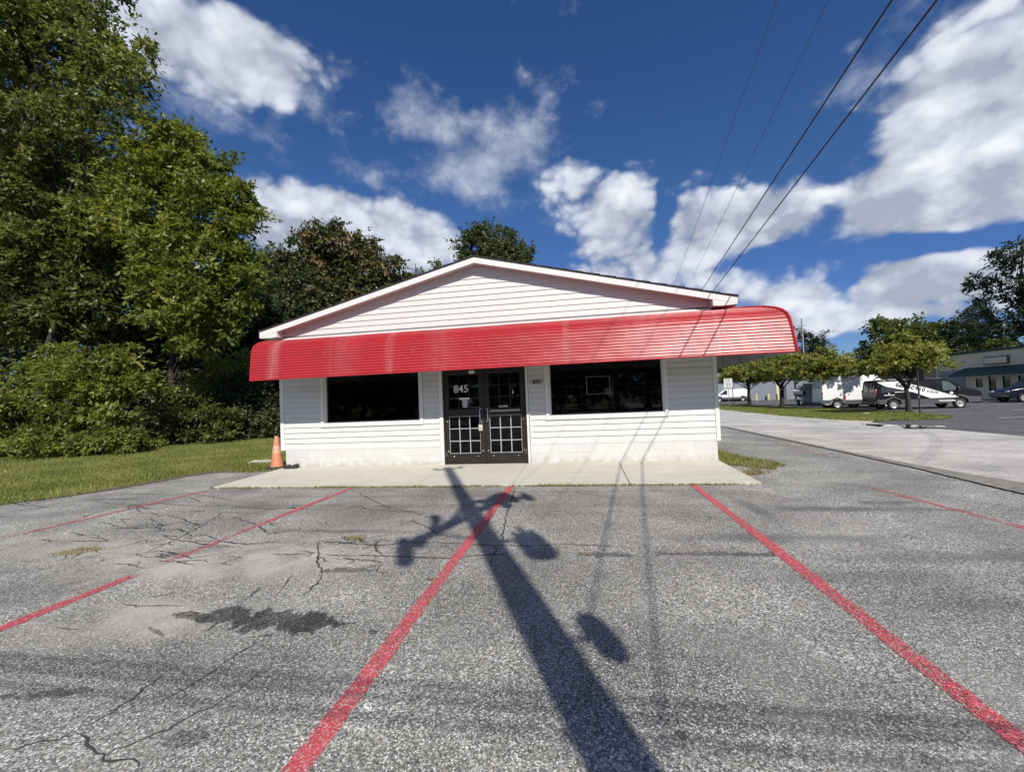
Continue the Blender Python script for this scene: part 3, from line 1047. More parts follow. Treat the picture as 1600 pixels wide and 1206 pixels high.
# ---- open cracks in the asphalt, traced as they run over the ground
CRACKS = [
    [(405, 992), (395, 1008), (378, 1016), (352, 1036), (316, 1058), (290, 1076), (262, 1090), (232, 1103)],
    [(265, 1050), (240, 1066), (205, 1092), (175, 1113), (140, 1130), (118, 1143)],
    [(412, 1042), (385, 1070), (345, 1094), (312, 1112), (262, 1140), (230, 1152), (180, 1172), (130, 1202)],
    [(118, 1143), (140, 1168), (165, 1185), (205, 1188), (215, 1205)],
    [(0, 1173), (30, 1168), (48, 1163), (95, 1152), (118, 1143)],
    [(455, 896), (448, 908), (440, 920), (432, 930)],
    [(418, 912), (395, 928), (378, 938), (362, 952), (362, 966)],
    [(504, 893), (498, 908), (485, 922), (472, 932)],
    [(497, 845), (497, 880), (504, 893), (520, 890)],
    [(496, 846), (540, 848), (600, 852), (640, 846), (690, 848), (770, 852), (830, 853), (880, 850), (930, 852), (968, 854)],
    [(505, 866), (545, 868), (590, 868), (640, 870), (700, 872), (770, 866), (800, 868)],
    [(770, 850), (776, 858), (768, 872), (764, 884)],
    [(805, 762), (800, 780), (793, 800), (788, 820), (784, 846)],
    [(560, 862), (580, 852), (590, 846), (600, 842)],
    [(590, 846), (586, 858), (600, 868)],
    [(188, 940), (200, 945), (215, 947), (250, 946), (288, 946)],
    [(270, 1072), (285, 1080), (300, 1086)],
    [(85, 980), (110, 982), (128, 984)],
    [(230, 862), (270, 845), (300, 830), (330, 812), (360, 806)],
    [(262, 842), (300, 846), (340, 845), (380, 850), (440, 846)],
    [(330, 812), (350, 800), (390, 803), (420, 796), (470, 792)],
    [(120, 812), (160, 797), (200, 790), (250, 786), (290, 790), (340, 782)],
    [(200, 868), (250, 860), (300, 872), (340, 866)],
    [(275, 800), (320, 798), (370, 793), (415, 795), (450, 794), (520, 797), (545, 795)],
    [(345, 845), (320, 835), (300, 838), (280, 826)],
    [(420, 866), (455, 866), (500, 862)],
    [(360, 806), (400, 820), (420, 834), (450, 830)],
    [(70, 880), (110, 872), (140, 860)],
    [(0, 800), (50, 795), (90, 792), (140, 787)],
    [(1020, 862), (1050, 866), (1070, 864), (1100, 868)],
    [(640, 812), (670, 825), (690, 838)],
    [(560, 742 + 28), (600, 790), (690, 812)],
]


def crack(pts, w):
    r = random.Random(int(pts[0][0] * 7 + pts[0][1]))
    P = [on_plane(px, py, 2, 0.0)[:2] for px, py in pts]
    L = []
    for a, b in zip(P[:-1], P[1:]):
        d = np.linalg.norm(b - a)
        n = max(2, int(d / 0.035))
        t = (b - a) / max(d, 1e-6)
        nn = np.array([-t[1], t[0]])
        for i in range(n):
            L.append(a + (b - a) * i / n + nn * r.gauss(0, 0.008))
    L.append(P[-1])
    vs, fs = [], []
    ww = w
    for i, p in enumerate(L):
        a, b = L[max(i - 1, 0)], L[min(i + 1, len(L) - 1)]
        t = (b - a) / max(np.linalg.norm(b - a), 1e-6)
        nn = np.array([-t[1], t[0]])
        ww = 0.6 * ww + 0.4 * w * r.uniform(0.25, 1.9)
        e = min(1.0, (i + 0.3) / 4, (len(L) - 1 - i + 0.3) / 4)
        for s in (-1, 1):
            q = p + nn * s * ww * e
            vs.append((q[0], q[1], 0.0025))
    for i in range(len(L) - 1):
        fs.append((2 * i, 2 * i + 1, 2 * i + 3, 2 * i + 2))
    me = bpy.data.meshes.new('crack')
    me.from_pydata(vs, [], fs)
    me.materials.append(M['crack'])
    return link('crack', me, lot)


for i, c in enumerate(CRACKS):
    far = np.mean([p[1] for p in c]) < 880
    crack(c, 0.0058 if not far else 0.0078)
rc = random.Random(31)
for i in range(70):                        # the crazed area along the old bays by the lawn
    x, y = rc.uniform(40, 620), rc.uniform(775, 885)
    pts = [(x, y)]
    for k in range(rc.randint(2, 5)):
        x += rc.uniform(-26, 40)
        y += rc.uniform(-7, 7)
        pts.append((x, y))
    crack(pts, rc.uniform(0.0035, 0.0075))

# ---- concrete walk in front of the shop: four slabs with open joints
walk = tag(thing('front_walk', None, None), kind='structure')
XL, XR = -5.23, 4.56
joints = [XL - 0.03, -1.14, 0.62, 2.58, XR + 0.02]
for a, b in zip(joints[:-1], joints[1:]):
    MB().add([(a + 0.006, -2.0, -0.02), (b - 0.006, -2.0, -0.02), (b - 0.006, 0.25, -0.02), (a + 0.006, 0.25, -0.02),
              (a + 0.006, -2.0, 0.035), (b - 0.006, -2.0, 0.035), (b - 0.006, 0.25, 0.085), (a + 0.006, 0.25, 0.085)],
             [(3, 2, 1, 0), (4, 5, 6, 7), (0, 1, 5, 4), (1, 2, 6, 5), (2, 3, 7, 6), (3, 0, 4, 7)]).build('walk_slab', M['concrete'], walk, bevel=0.006)
MB().add([(joints[0], -1.99, 0.01), (joints[-1], -1.99, 0.01), (joints[-1], 0.2, 0.05), (joints[0], 0.2, 0.05)], [(0, 1, 2, 3)]).build('joint_filler', M['debris'], walk)


# ------------------------------------------------------------------ the shop
SHOP_DEPTH = 15.0
XM = (XL + XR) / 2
ZF, EXPO = 0.507, 0.127
Z_TOP = 3.13
shop = thing('shop_building', 'white gabled shop with a long red metal awning over its front', 'building', (XM, 0, 0))
OX = XM


def sb(mb, name, material, parent=None, smooth=None, bevel=0.0):
    """build a part of the shop given in world coordinates"""
    mb.v = [(x - OX, y, z) for x, y, z in mb.v]
    return mb.build(name, material, parent or shop, smooth, bevel)


# window and door openings in the front wall
W1 = (-4.20, -1.79, 1.085, 2.36)
W2 = (1.165, 3.575, 1.085, 2.36)
D0 = (-1.24, 0.665, 0.07, 2.37)
wall = MB()
for x0, x1, z0, z1 in ((XL, W1[0], 0, 3.3), (W1[0], W1[1], 0, W1[2]), (W1[0], W1[1], W1[3], 3.3), (W1[1], D0[0], 0, 3.3), (D0[0], D0[1], D0[3], 3.3),
                       (D0[1], W2[0], 0, 3.3), (W2[0], W2[1], 0, W2[2]), (W2[0], W2[1], W2[3], 3.3), (W2[1], XR, 0, 3.3)):
    wall.box(x0, x1, 0.012, 0.16, z0 - 0.05, z1)
wall.box(XL, XL + 0.15, 0.16, SHOP_DEPTH, -0.05, 3.2)
wall.box(XR - 0.15, XR, 0.16, SHOP_DEPTH, -0.05, 3.2)
wall.box(XL + 0.15, XR - 0.15, SHOP_DEPTH - 0.15, SHOP_DEPTH, -0.05, 3.2)
sb(wall, 'wall', M['wall_side'])
# gable wall behind the siding
SLOPE = (4.687 - 3.369) / (XM - (XL - 0.46))
EAVE_X = 0.46


def roof_z(x):
    return 4.687 - SLOPE * abs(x - XM)


gw = MB()
gw.prism([(XL, 3.2), (XR, 3.2), (XR, roof_z(XR) - 0.14), (XM, roof_z(XM) - 0.14), (XL, roof_z(XL) - 0.14)], 1, 0.012, 0.14)
sb(gw, 'gable_wall', M['wall_side'])
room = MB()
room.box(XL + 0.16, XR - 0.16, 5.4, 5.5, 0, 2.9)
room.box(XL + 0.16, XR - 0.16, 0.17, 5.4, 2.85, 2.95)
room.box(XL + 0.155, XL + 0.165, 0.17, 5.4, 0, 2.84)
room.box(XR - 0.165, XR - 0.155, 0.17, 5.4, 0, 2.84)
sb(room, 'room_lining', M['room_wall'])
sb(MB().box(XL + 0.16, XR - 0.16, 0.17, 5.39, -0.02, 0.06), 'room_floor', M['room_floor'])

# painted blocks at the foot of the wall: two courses, joints recessed
for a, b in ((XL, -1.325), (0.715, XR)):
    sb(MB().box(a, b, -0.0005, 0.0115, -0.02, ZF - 0.023), 'block_mortar', M['mortar'])
BLOCKS = {}


def block(x0, x1, z0, z1, parent=shop):
    k = (round(x1 - x0, 3), round(z1 - z0, 3))
    if k not in BLOCKS:
        BLOCKS[k] = MB().box(0, k[0], -0.004, 0.014, 0, k[1]).mesh('block', M['block'])
    o = link('block', BLOCKS[k], parent, 0.003)
    o.location = (x0 - OX, RNG.uniform(-0.002, 0.001), z0)
    return o


for a, b in ((XL, -1.325), (0.715, XR)):
    for row in range(2):
        z0 = 0.09 + row * 0.209
        x = a + (0.2 if row else 0.0)
        if row:
            block(a + 0.002, x - 0.0015, z0, z0 + 0.2065)
        while x < b - 0.02:
            e = min(x + 0.4, b)
            block(x + 0.0015, e - 0.0015, z0, z0 + 0.2065)
            x += 0.4

# vinyl siding, one board per course and bay
BOARDS = {}


def board(x0, x1, z, expo=EXPO, y=0.0, top=None):
    k = (round(x1 - x0, 3), round(expo, 3))
    if k not in BOARDS:
        L, e = k
        prof = [(0.011, 0.0), (-0.013, 0.0), (-0.0145, 0.005), (-0.011, e * 0.45), (0.000, e * 0.80), (0.0085, e * 0.985), (0.011, e * 0.985)]
        BOARDS[k] = MB().prism(prof, 0, 0, L).mesh('siding_board', M['siding'])
    o = link('siding_board', BOARDS[k], shop)
    o.location = (x0 - OX, y, z)
    return o


CAS = 0.075
for k in range(20):
    z = ZF + k * EXPO
    zt = z + EXPO
    if zt < W1[2] - 0.06 + 0.02:
        spans = ((-5.25, -1.335), (0.725, 4.545))
    elif z < W1[3] + 0.05:
        spans = ((-5.25, W1[0] - CAS - 0.003), (W1[1] + CAS + 0.003, -1.335), (0.725, W2[0] - CAS - 0.003), (W2[1] + CAS + 0.003, 4.545))
    else:
        spans = ((-5.25, 4.545),)
    if k == 19:
        continue
    for a, b in spans:
        if b - a > 3.0:                      # long courses are pieced from two lengths
            cut = a + (b - a) * (0.28 + 0.44 * ((k * 7 + int(a * 3)) % 11) / 10)
            board(a, round(cut, 3), z)
            board(round(cut, 3) + 0.0025, b, z)
        else:
            board(a, b, z)
# gable boards, cut to the slope of the roof
for k in range(11):
    z0, z1 = 3.232 + k * EXPO, 3.232 + (k + 1) * EXPO
    za = min(z1, roof_z(XM) - 0.15)
    lx0 = XM - (roof_z(XM) - 0.13 - z0) / SLOPE
    lx1 = XM - (roof_z(XM) - 0.13 - za) / SLOPE
    lx0, lx1 = max(lx0, XL + 0.0), max(lx1, XL + 0.0)
    if lx0 > XM - 0.05 or za - z0 < 0.02:
        continue
    r0, r1 = 2 * XM - lx0, 2 * XM - lx1
    r1 = max(r1, lx1 + 0.01)
    lo, hi = -0.0095, 0.006
    g = MB().add([(lx0, lo, z0), (r0, lo, z0), (r1, hi, za), (lx1, hi, za), (lx0, 0.011, z0), (r0, 0.011, z0), (r1, 0.011, za), (lx1, 0.011, za)],
                 [(0, 1, 2, 3), (1, 0, 4, 5), (2, 1, 5, 6), (3, 2, 6, 7), (0, 3, 7, 4), (4, 7, 6, 5)])
    sb(g, 'siding_board', M['siding'])
# starter strip and corner posts
for a, b in ((-5.25, -1.335), (0.725, 4.545)):
    sb(MB().box(a, b, -0.012, 0.011, ZF - 0.022, ZF - 0.001), 'starter_strip', M['trim'])
for a, b in ((-5.35, -5.255), (4.55, 4.63)):
    c = MB().box(a, b, -0.022, 0.0105, ZF - 0.03, 3.12)
    if a < 0:
        c.box(a - 0.001, XL, 0.011, 0.11, ZF - 0.03, 3.12)
    else:
        c.box(XR, b + 0.001, 0.011, 0.11, ZF - 0.03, 3.12)
    sb(c, 'corner_post', M['trim'], bevel=0.004)
sb(MB().box(XL - 0.02, XR + 0.02, -0.03, 0.011, 3.135, 3.192), 'frieze_board', M['trim'], bevel=0.004)
sb(MB().box(XL, XR, -0.004, 0.0115, 3.1925, 3.2315), 'gap_shade', M['gap_shade'])  # dark strip above the frieze: the gap's shade put into its colour
# side siding on the left and right faces (wide courses, seen only from the side)
for k in range(21):
    z = ZF + k * EXPO
    for side in (-1, 1):
        x = XL if side < 0 else XR
        k2 = ('side', side)
        if k2 not in BOARDS:
            prof = [(-0.0005 * side, 0), (0.012 * side, 0), (0.0135 * side, 0.006), (0.002 * side, EXPO * 0.98), (-0.0005 * side, EXPO * 0.98)]
            mb = MB()
            n = len(prof)
            for yy in (0.112, SHOP_DEPTH):
                mb.v += [(p[0], yy, p[1]) for p in prof]
            mb.f += [tuple(range(n)), tuple(range(n, 2 * n))[::-1]] + [(i, n + i, n + (i + 1) % n, (i + 1) % n) for i in range(n)]
            BOARDS[k2] = mb.mesh('siding_board', M['siding'])
        o = link('siding_board', BOARDS[k2], shop)
        o.location = (x - OX, 0, z)

# roof with deck, shingle edge, rakes and boxed eaves
OV = 0.216
for side in (-1, 1):
    xe = XM + side * (XM - XL + EAVE_X)
    a, b = (XM, roof_z(XM)), (xe, roof_z(xe))
    poly = [a, b, (b[0], b[1] - 0.03), (a[0], a[1] - 0.03)]
    poly = [(p[0] - OX, p[1]) for p in poly]
    dk = MB().prism([(p[0], p[1] - 0.02) for p in poly], 1, -OV + 0.012, SHOP_DEPTH + 0.2)
    rf = dk.build('roof', M['soffit'], shop)
    sh = MB()
    n = 16                                    # shingle courses lap down the slope
    for i in range(n):
        t0, t1 = i / n, (i + 1) / n
        x0, x1 = a[0] + (b[0] - a[0]) * t0, a[0] + (b[0] - a[0]) * t1 + side * 0.02
        z0, z1 = roof_z(x0), roof_z(x1)
        sh.prism([(x0 - OX, z0 - 0.019), (x1 - OX, z1 - 0.019), (x1 - OX, z1 + 0.022), (x0 - OX, z0 + 0.006)], 1, -OV - 0.028, SHOP_DEPTH + 0.22)
    sh.build('shingle', M['shingle'], rf)
    # rake fascia
    H1 = 0.155
    rk = MB().prism([(a[0] - OX, a[1] - 0.022), (b[0] - OX, b[1] - 0.022), (b[0] - OX, b[1] - H1), (a[0] - OX, a[1] - H1 - 0.0)], 1, -OV - 0.012, -OV + 0.011)
    rk.build('rake_board', M['trim'], shop, bevel=0.003)
    # rake soffit
    xw = XL if side < 0 else XR
    sf = MB().prism([(a[0] - OX, a[1] - H1 + 0.012), (xw - OX, roof_z(xw) - H1 + 0.012), (xw - OX, roof_z(xw) - H1 + 0.03), (a[0] - OX, a[1] - H1 + 0.03)], 1, -OV + 0.0115, 0.008)
    sf.build('rake_soffit', M['soffit'], shop)
    # boxed eave: return at the front, soffit and fascia running back
    zb = roof_z(xe) - H1 - 0.012
    xs = sorted((xw, xe))
    ret = MB().prism([(xw - OX, roof_z(xw) - 0.06), (xe - OX, roof_z(xe) - 0.06), (xe - OX, zb), (xw - OX + side * 0.14, zb - 0.012), (xw - OX, zb + 0.0)], 1, -OV - 0.008, -OV + 0.0105)
    ret.build('eave_return', M['trim'], shop)
    cl_ = MB().box(xw - OX - 0.006, xw - OX + 0.006, -OV + 0.0125, 0.006, zb + 0.002, roof_z(xw) - H1 + 0.011)
    cl_.build('eave_return', M['trim'], shop)
    es = MB().box(xs[0] - OX, xs[1] - OX, -OV + 0.011, SHOP_DEPTH, zb - 0.012, zb)
    es.build('eave_soffit', M['soffit'], shop)
    ef = MB().box(xe - OX - (0.02 if side > 0 else 0), xe - OX + (0.02 if side < 0 else 0), -OV + 0.0115, SHOP_DEPTH, zb + 0.001, roof_z(xe) - 0.035)
    ef.build('eave_fascia', M['trim'], shop)

# ---- shop windows
def shop_window(W, grid, extra=None):
    x0, x1, z0, z1 = W
    fr = MB()
    c = CAS
    fr.box(x0 - c, x0, -0.028, 0.016, z0, z1)
    fr.box(x1, x1 + c, -0.028, 0.016, z0, z1)
    fr.box(x0 - c, x1 + c, -0.028, 0.016, z1, z1 + c)
    fr.box(x0 - c, x1 + c, -0.034, 0.016, z0 - c, z0)
    o = sb(fr, 'window', M['trim'], bevel=0.004)
    rv = MB()
    for (a, b, e, g) in ((x0, x0 + 0.045, z0 + 0.03, z1), (x1 - 0.03, x1, z0 + 0.03, z1), (x0, x1, z0, z0 + 0.03), (x0 + 0.045, x1 - 0.03, z1 - 0.03, z1)):
        rv.box(a, b, 0.017, 0.125, e, g)
    sb(rv, 'sash', M['trim'], o)
    bd = MB()
    xi0, xi1, zi0, zi1 = x0 + 0.045, x1 - 0.03, z0 + 0.03, z1 - 0.03
    for (a, b, e, g) in ((xi0, xi0 + 0.018, zi0, zi1), (xi1 - 0.018, xi1, zi0, zi1), (xi0 + 0.018, xi1 - 0.018, zi0, zi0 + 0.018), (xi0 + 0.018, xi1 - 0.018, zi1 - 0.018, zi1)):
        bd.box(a, b, 0.075, 0.12, e, g)
    sb(bd, 'glazing_bead', M['black'], o)
    sb(MB().box(xi0 + 0.012, xi1 - 0.012, 0.095, 0.103, zi0 + 0.012, zi1 - 0.012), 'pane', M['glass'], o)
    if grid:
        nx, nz = grid
        for i in range(1, nx):
            x = xi0 + (xi1 - xi0) * i / nx
            sb(MB().box(x - 0.006, x + 0.006, 0.126, 0.138, zi0, zi1), 'grille_bar', M['inner_bar'], o)
        for i in range(1, nz):
            z = zi0 + (zi1 - zi0) * i / nz
            sb(MB().box(xi0, xi1, 0.139, 0.149, z - 0.006, z + 0.006), 'grille_bar', M['inner_bar'], o)
    return o


shop_window(W1, None)
shop_window(W2, (7, 6))

# ---- entrance: jamb trim, header, two glazed leaves
for a, b in ((D0[0] - 0.085, D0[0] - 0.001), (D0[1] + 0.001, D0[1] + 0.05)):
    sb(MB().box(a, b, -0.03, 0.02, 0.075, D0[3] + 0.06), 'door_trim', M['trim'], bevel=0.004)
fr = MB()
fr.box(D0[0], D0[0] + 0.045, 0.0, 0.12, 0.075, D0[3])
fr.box(D0[1] - 0.045, D0[1], 0.0, 0.12, 0.075, D0[3])
fr.box(D0[0] + 0.045, D0[1] - 0.045, 0.0, 0.12, 2.2, D0[3])
fr.box(D0[0] + 0.045, D0[1] - 0.045, 0.02, 0.14, 0.076, 0.1)
sb(fr, 'door_frame', M['bronze'], bevel=0.003)
sb(MB().box(-0.61, -0.48, -0.006, -0.001, 2.105, 2.17), 'header_sticker', M['decal'])
DC = (D0[0] + D0[1]) / 2
for side in (-1, 1):
    x0, x1 = (D0[0] + 0.048, DC - 0.004) if side < 0 else (DC + 0.004, D0[1] - 0.048)
    ls, rs = (0.075, 0.105) if side < 0 else (0.105, 0.075)
    zb, zt = 0.105, 2.195
    g0, g1, m0, m1, h1 = 0.32, 1.155, 1.155, 1.30, 2.10
    lf = MB()
    Y0, Y1 = 0.015, 0.06
    lf.box(x0, x0 + ls, Y0, Y1, zb, zt)
    lf.box(x1 - rs, x1, Y0, Y1, zb, zt)
    lf.box(x0 + ls, x1 - rs, Y0, Y1, zb, g0)
    lf.box(x0 + ls, x1 - rs, Y0, Y1, m0, m1)
    lf.box(x0 + ls, x1 - rs, Y0, Y1, h1, zt)
    door = sb(lf, 'door', M['bronze'], bevel=0.004)
    gx0, gx1 = x0 + ls, x1 - rs
    for (za, zc) in ((g0, m0), (m1, h1)):
        sb(MB().box(gx0 + 0.001, gx1 - 0.001, 0.036, 0.042, za + 0.001, zc - 0.001), 'pane', M['glass'], door)
        mu = MB()
        for i in range(0, 4):
            x = gx0 + (gx1 - gx0) * i / 3
            w = 0.010 if 0 < i < 3 else 0.006
            xx = min(max(x, gx0 + w), gx1 - w)
            ya, yb = (0.0432, 0.0485) if za > 1.2 else (0.0300, 0.0355)
            sb(MB().box(xx - w, xx + w, ya, yb, za, zc), 'muntin', M['muntin'], door)
        for i in range(0, 4):
            z = za + (zc - za) * i / 3
            w = 0.009 if 0 < i < 3 else 0.006
            zz = min(max(z, za + w), zc - w)
            ya, yb = (0.0488, 0.0535) if za > 1.2 else (0.0250, 0.0297)
            sb(MB().box(gx0, gx1, ya, yb, zz - w, zz + w), 'muntin', M['muntin'], door)
    # pull handle
    hx = DC + side * 0.055
    pts = [(hx, 0.012, 1.31), (hx, -0.045, 1.31), (hx + side * 0.035, -0.06, 1.30), (hx + side * 0.035, -0.06, 1.04), (hx, -0.045, 1.03), (hx, 0.012, 1.03)]
    sb(MB().tube(pts, 0.011, 8), 'pull_handle', M['chrome'], door, smooth=40)
    for (bx, bz) in ((x0 + ls / 2 if side < 0 else x1 - rs / 2, 1.04), (x0 + ls / 2 if side < 0 else x1 - rs / 2, 0.37), (x0 + 0.17, 0.255), (x1 - 0.17, 0.255), (DC + side * 0.06, 0.37), (DC + side * 0.06, 1.02)):
        sb(MB().lathe([(0.012, 0.0165), (0.012, 0.008), (0.006, 0.004)], (bx, 0, bz), 1, 10), 'bolt', M['chrome'], door)
    # push bar behind the glass
    sb(MB().box(gx0 + 0.02, gx1 - 0.02, 0.075, 0.12, 1.20, 1.245) if side < 0 else MB().box(gx0 + 0.02, gx1 - 0.02, -0.004, 0.014, 1.235, 1.27), 'push_bar', M['steel'] if side < 0 else M['chrome'], door)
    hz = MB().box(x0 - 0.006, x0 + 0.006, -0.004, 0.014, 0.26, 0.36) if side < 0 else MB().box(x1 - 0.006, x1 + 0.006, -0.004, 0.014, 0.30, 0.40)
    sb(hz, 'hinge', M['steel'], door)
    if side < 0:
        mt = Matrix.Translation((-0.815 - OX, 0.0335, 1.765)) @ Matrix.Rotation(rad(90), 4, 'X')
        text('door_number', '845', M['decal'], door, 0.235, mt, 0.001, bold=0.001)
        sb(MB().box(-0.855, -0.625, 0.0335, 0.0355, 1.525, 1.57), 'decal', M['decal'], door)
        rr = random.Random(4)
        for i in range(5):
            z = 1.50 - i * 0.034
            w = rr.uniform(0.05, 0.095)
            sb(MB().box(-0.735 - w, -0.735 + w, 0.0335, 0.0355, z - 0.011, z + 0.009), 'decal', M['decal'], door)
        lb = MB().box(-0.425, -0.335, -0.035, 0.005, 0.82, 0.955)
        sb(lb, 'lock_box', M['lockbox'], door, bevel=0.01)
        sb(MB().box(-0.405, -0.355, -0.040, -0.036, 0.85, 0.92), 'lock_box_cover', M['plaque'], door, bevel=0.004)
        sb(MB().tube([(-0.41, -0.015, 0.955), (-0.41, -0.02, 1.0), (-0.38, -0.02, 1.025), (-0.35, -0.02, 1.0), (-0.35, -0.015, 0.955)], 0.006, 6), 'shackle', M['chrome'], door, smooth=40)
    else:
        sb(MB().box(0.04, 0.25, 0.0335, 0.0355, 1.325, 1.365), 'decal', M['plaque'], door)
        sb(MB().add([(0.35, 0.0335, 1.62), (0.385, 0.0335, 1.62), (0.375, 0.0335, 1.72), (0.36, 0.0335, 1.65)], [(0, 1, 2, 3)]), 'decal', M['decal'], door)
    sb(MB().box(DC - 0.003, DC + 0.003, 0.05, 0.062, zb, zt), 'astragal', M['black'], door) if side > 0 else None

# house number plate between door and window
pl = sb(MB().box(0.785, 1.055, -0.024, -0.008, 1.785, 1.915), 'number_plate', M['plaque'], bevel=0.004)
text('plate_number', '845', M['sign_ink'], pl, 0.118, Matrix.Translation((0.92 - OX, -0.0245, 1.85)) @ Matrix.Rotation(rad(90), 4, 'X'), 0.001, space=1.05, bold=0.004)

# ---- awning: horizontal ribbed sheets, curved over at the top, carried round the corner
PROF = [(-0.02, 3.125), (-0.25, 3.10), (-0.48, 3.065), (-0.68, 3.02), (-0.81, 2.965), (-0.89, 2.905), (-0.94, 2.83), (-0.965, 2.74), (-1.03, 2.137)]


def ribbed(prof, pitch=0.058, depth=0.0115):
    P = [np.array(p) for p in prof]
    out = []
    s = 0.0
    for a, b in zip(P[:-1], P[1:]):
        L = np.linalg.norm(b - a)
        t = (b - a) / L
        n = np.array([t[1], -t[0]])          # outward
        m = max(1, int(L / (pitch / 14)))
        for i in range(m):
            q = a + t * L * i / m
            ph = ((s + L * i / m) / pitch) % 1.0
            prof_h = ph / 0.66 if ph < 0.66 else max(0.0, (0.74 - ph) / 0.08)     # lapped slat: leans out to its lip, then steps back
            strength = 1.0 if q[1] < 2.93 else 0.6
            out.append(tuple(q + n * depth * strength * (prof_h - 0.5)))
        s += L
    out.append(tuple(P[-1]))
    return out


RIB = ribbed(PROF)
ns = np.array(PROF)
aw = MB()
XA = XR + 0.03
MIT = 1.045


def awning_sheet(x0, x1, mitre=False, dz=0.0):
    mb = MB()
    n = len(RIB)
    segs = max(1, int((max(x1, x0 + 1.0) - x0) / 0.11))
    r = random.Random(int(x0 * 31))
    cols = []
    for j in range(segs + 1):
        for (y, z) in RIB:
            xe = XA + (-y) * MIT if mitre else x1
            x = x0 + (xe - x0) * j / segs
            sag = 0.0035 * math.sin(x * 2.3 + z * 4.1) + 0.0025 * math.sin(x * 5.7 - z * 9.0 + 1.0) + 0.0015 * math.sin(x * 13.1 + z * 17.0)
            mb.v.append((x, y - dz + sag * 1.3, z + sag * 0.9))
    for j in range(segs):
        for i in range(n - 1):
            a = j * n + i
            mb.f.append((a, a + 1, a + n + 1, a + n))
    return mb


seams = [-5.27, -4.62, -2.0, 1.65, 4.42]
awn = sb(MB().box(-5.25, XA, -0.045, -0.0315, 3.06, 3.12), 'awning', M['awning_edge'])
for i in range(4):
    sb(awning_sheet(seams[i], seams[i + 1] + 0.03, dz=0.003 * (i % 2)), 'awning_sheet', M['awning'], awn, smooth=45)
sb(awning_sheet(seams[4], 0, mitre=True, dz=0.0), 'awning_sheet', M['awning'], awn, smooth=45)
side = MB()
n = len(RIB)
for j in range(9):
    for (y, z) in RIB:
        x = XA + (-y) * MIT
        yy = y + (6.5 - y) * j / 8
        side.v.append((x, yy, z))
for j in range(8):
    for i in range(n - 1):
        a = j * n + i
        side.f.append((a + 1, a, a + n, a + n + 1))
sb(side, 'awning_sheet', M['awning'], awn, smooth=45)
# inner lining just under the sheets
INN = [(y + 0.016, z - 0.016) for y, z in PROF]
li = MB()
m = len(INN)
for x in (-5.26, None):
    for (y, z) in INN:
        li.v.append((x if x is not None else XA - y * MIT - 0.016, y, z))
for i in range(m - 1):
    li.f.append((i, i + 1, m + i + 1, m + i))
o0 = len(li.v)
for yy in (None, 6.5):
    for (y, z) in INN:
        li.v.append((XA - y * MIT - 0.016, y if yy is None else yy, z))
for i in range(m - 1):
    li.f.append((o0 + i, o0 + m + i, o0 + m + i + 1, o0 + i + 1))
sb(li, 'awning_lining', M['lining'], awn)
# frame ribs inside and the edge trims
for x in np.arange(-5.24, 4.6, 1.23):
    sb(MB().tube([(x, y + 0.03, z - 0.03) for y, z in PROF[1:]], 0.011, 6), 'awning_rib', M['steel'], awn)
for yy in (0.3, 1.5, 2.7, 3.9, 5.1, 6.3):
    sb(MB().tube([(XA - y * MIT - 0.03, yy, z - 0.03) for y, z in PROF[1:]], 0.011, 6), 'awning_rib', M['inner_bar'], awn)
for x in (-5.2, -1.55, 0.85, 4.5):
    sb(MB().tube([(x, -0.02, 2.30), (x + 0.02, -0.55, 2.25), (x + 0.03, -1.0, 2.16)], 0.009, 6), 'awning_strut', M['steel'], awn)
    sb(MB().box(x - 0.03, x + 0.03, -0.05, -0.023, 2.27, 2.33), 'strut_bracket', M['black'], awn)
sb(MB().tube([(-5.27, y, z) for y, z in PROF], 0.013, 6), 'awning_edge', M['awning_edge'], awn, smooth=60)
sb(MB().tube([(XA - y * MIT + 0.004, y - 0.004, z + 0.004) for y, z in PROF[1:]], 0.027, 6), 'awning_edge', M['awning_edge'], awn, smooth=60)
sb(MB().tube([(-5.27, -1.03, 2.135), (XA + 1.03 * MIT, -1.03, 2.135), (XA + 1.03 * MIT, 6.5, 2.135)], 0.013, 6), 'awning_edge', M['awning_edge'], awn)

# security light conduit beside the door trim
sb(MB().tube([(0.742, -0.03, 0.09), (0.742, -0.03, 1.62)], 0.010, 6), 'conduit', M['trim'])
# ---- things seen through the second window
fo = thing('wall_frame', 'thin pale rectangular frame hanging inside the second shop window', 'frame', (0, 0, 0))
MB().box(1.98, 2.50, 0.15, 0.165, 1.90, 1.925).box(1.98, 2.50, 0.15, 0.165, 1.52, 1.545).box(1.98, 2.005, 0.15, 0.165, 1.545, 1.90).box(2.475, 2.50, 0.15, 0.165, 1.545, 1.90).build('frame_border', M['decal'], fo)
MB().tube([(2.24, 0.157, 1.92), (2.24, 0.157, 2.8)], 0.003, 4).build('hanging_cord', M['steel'], fo)


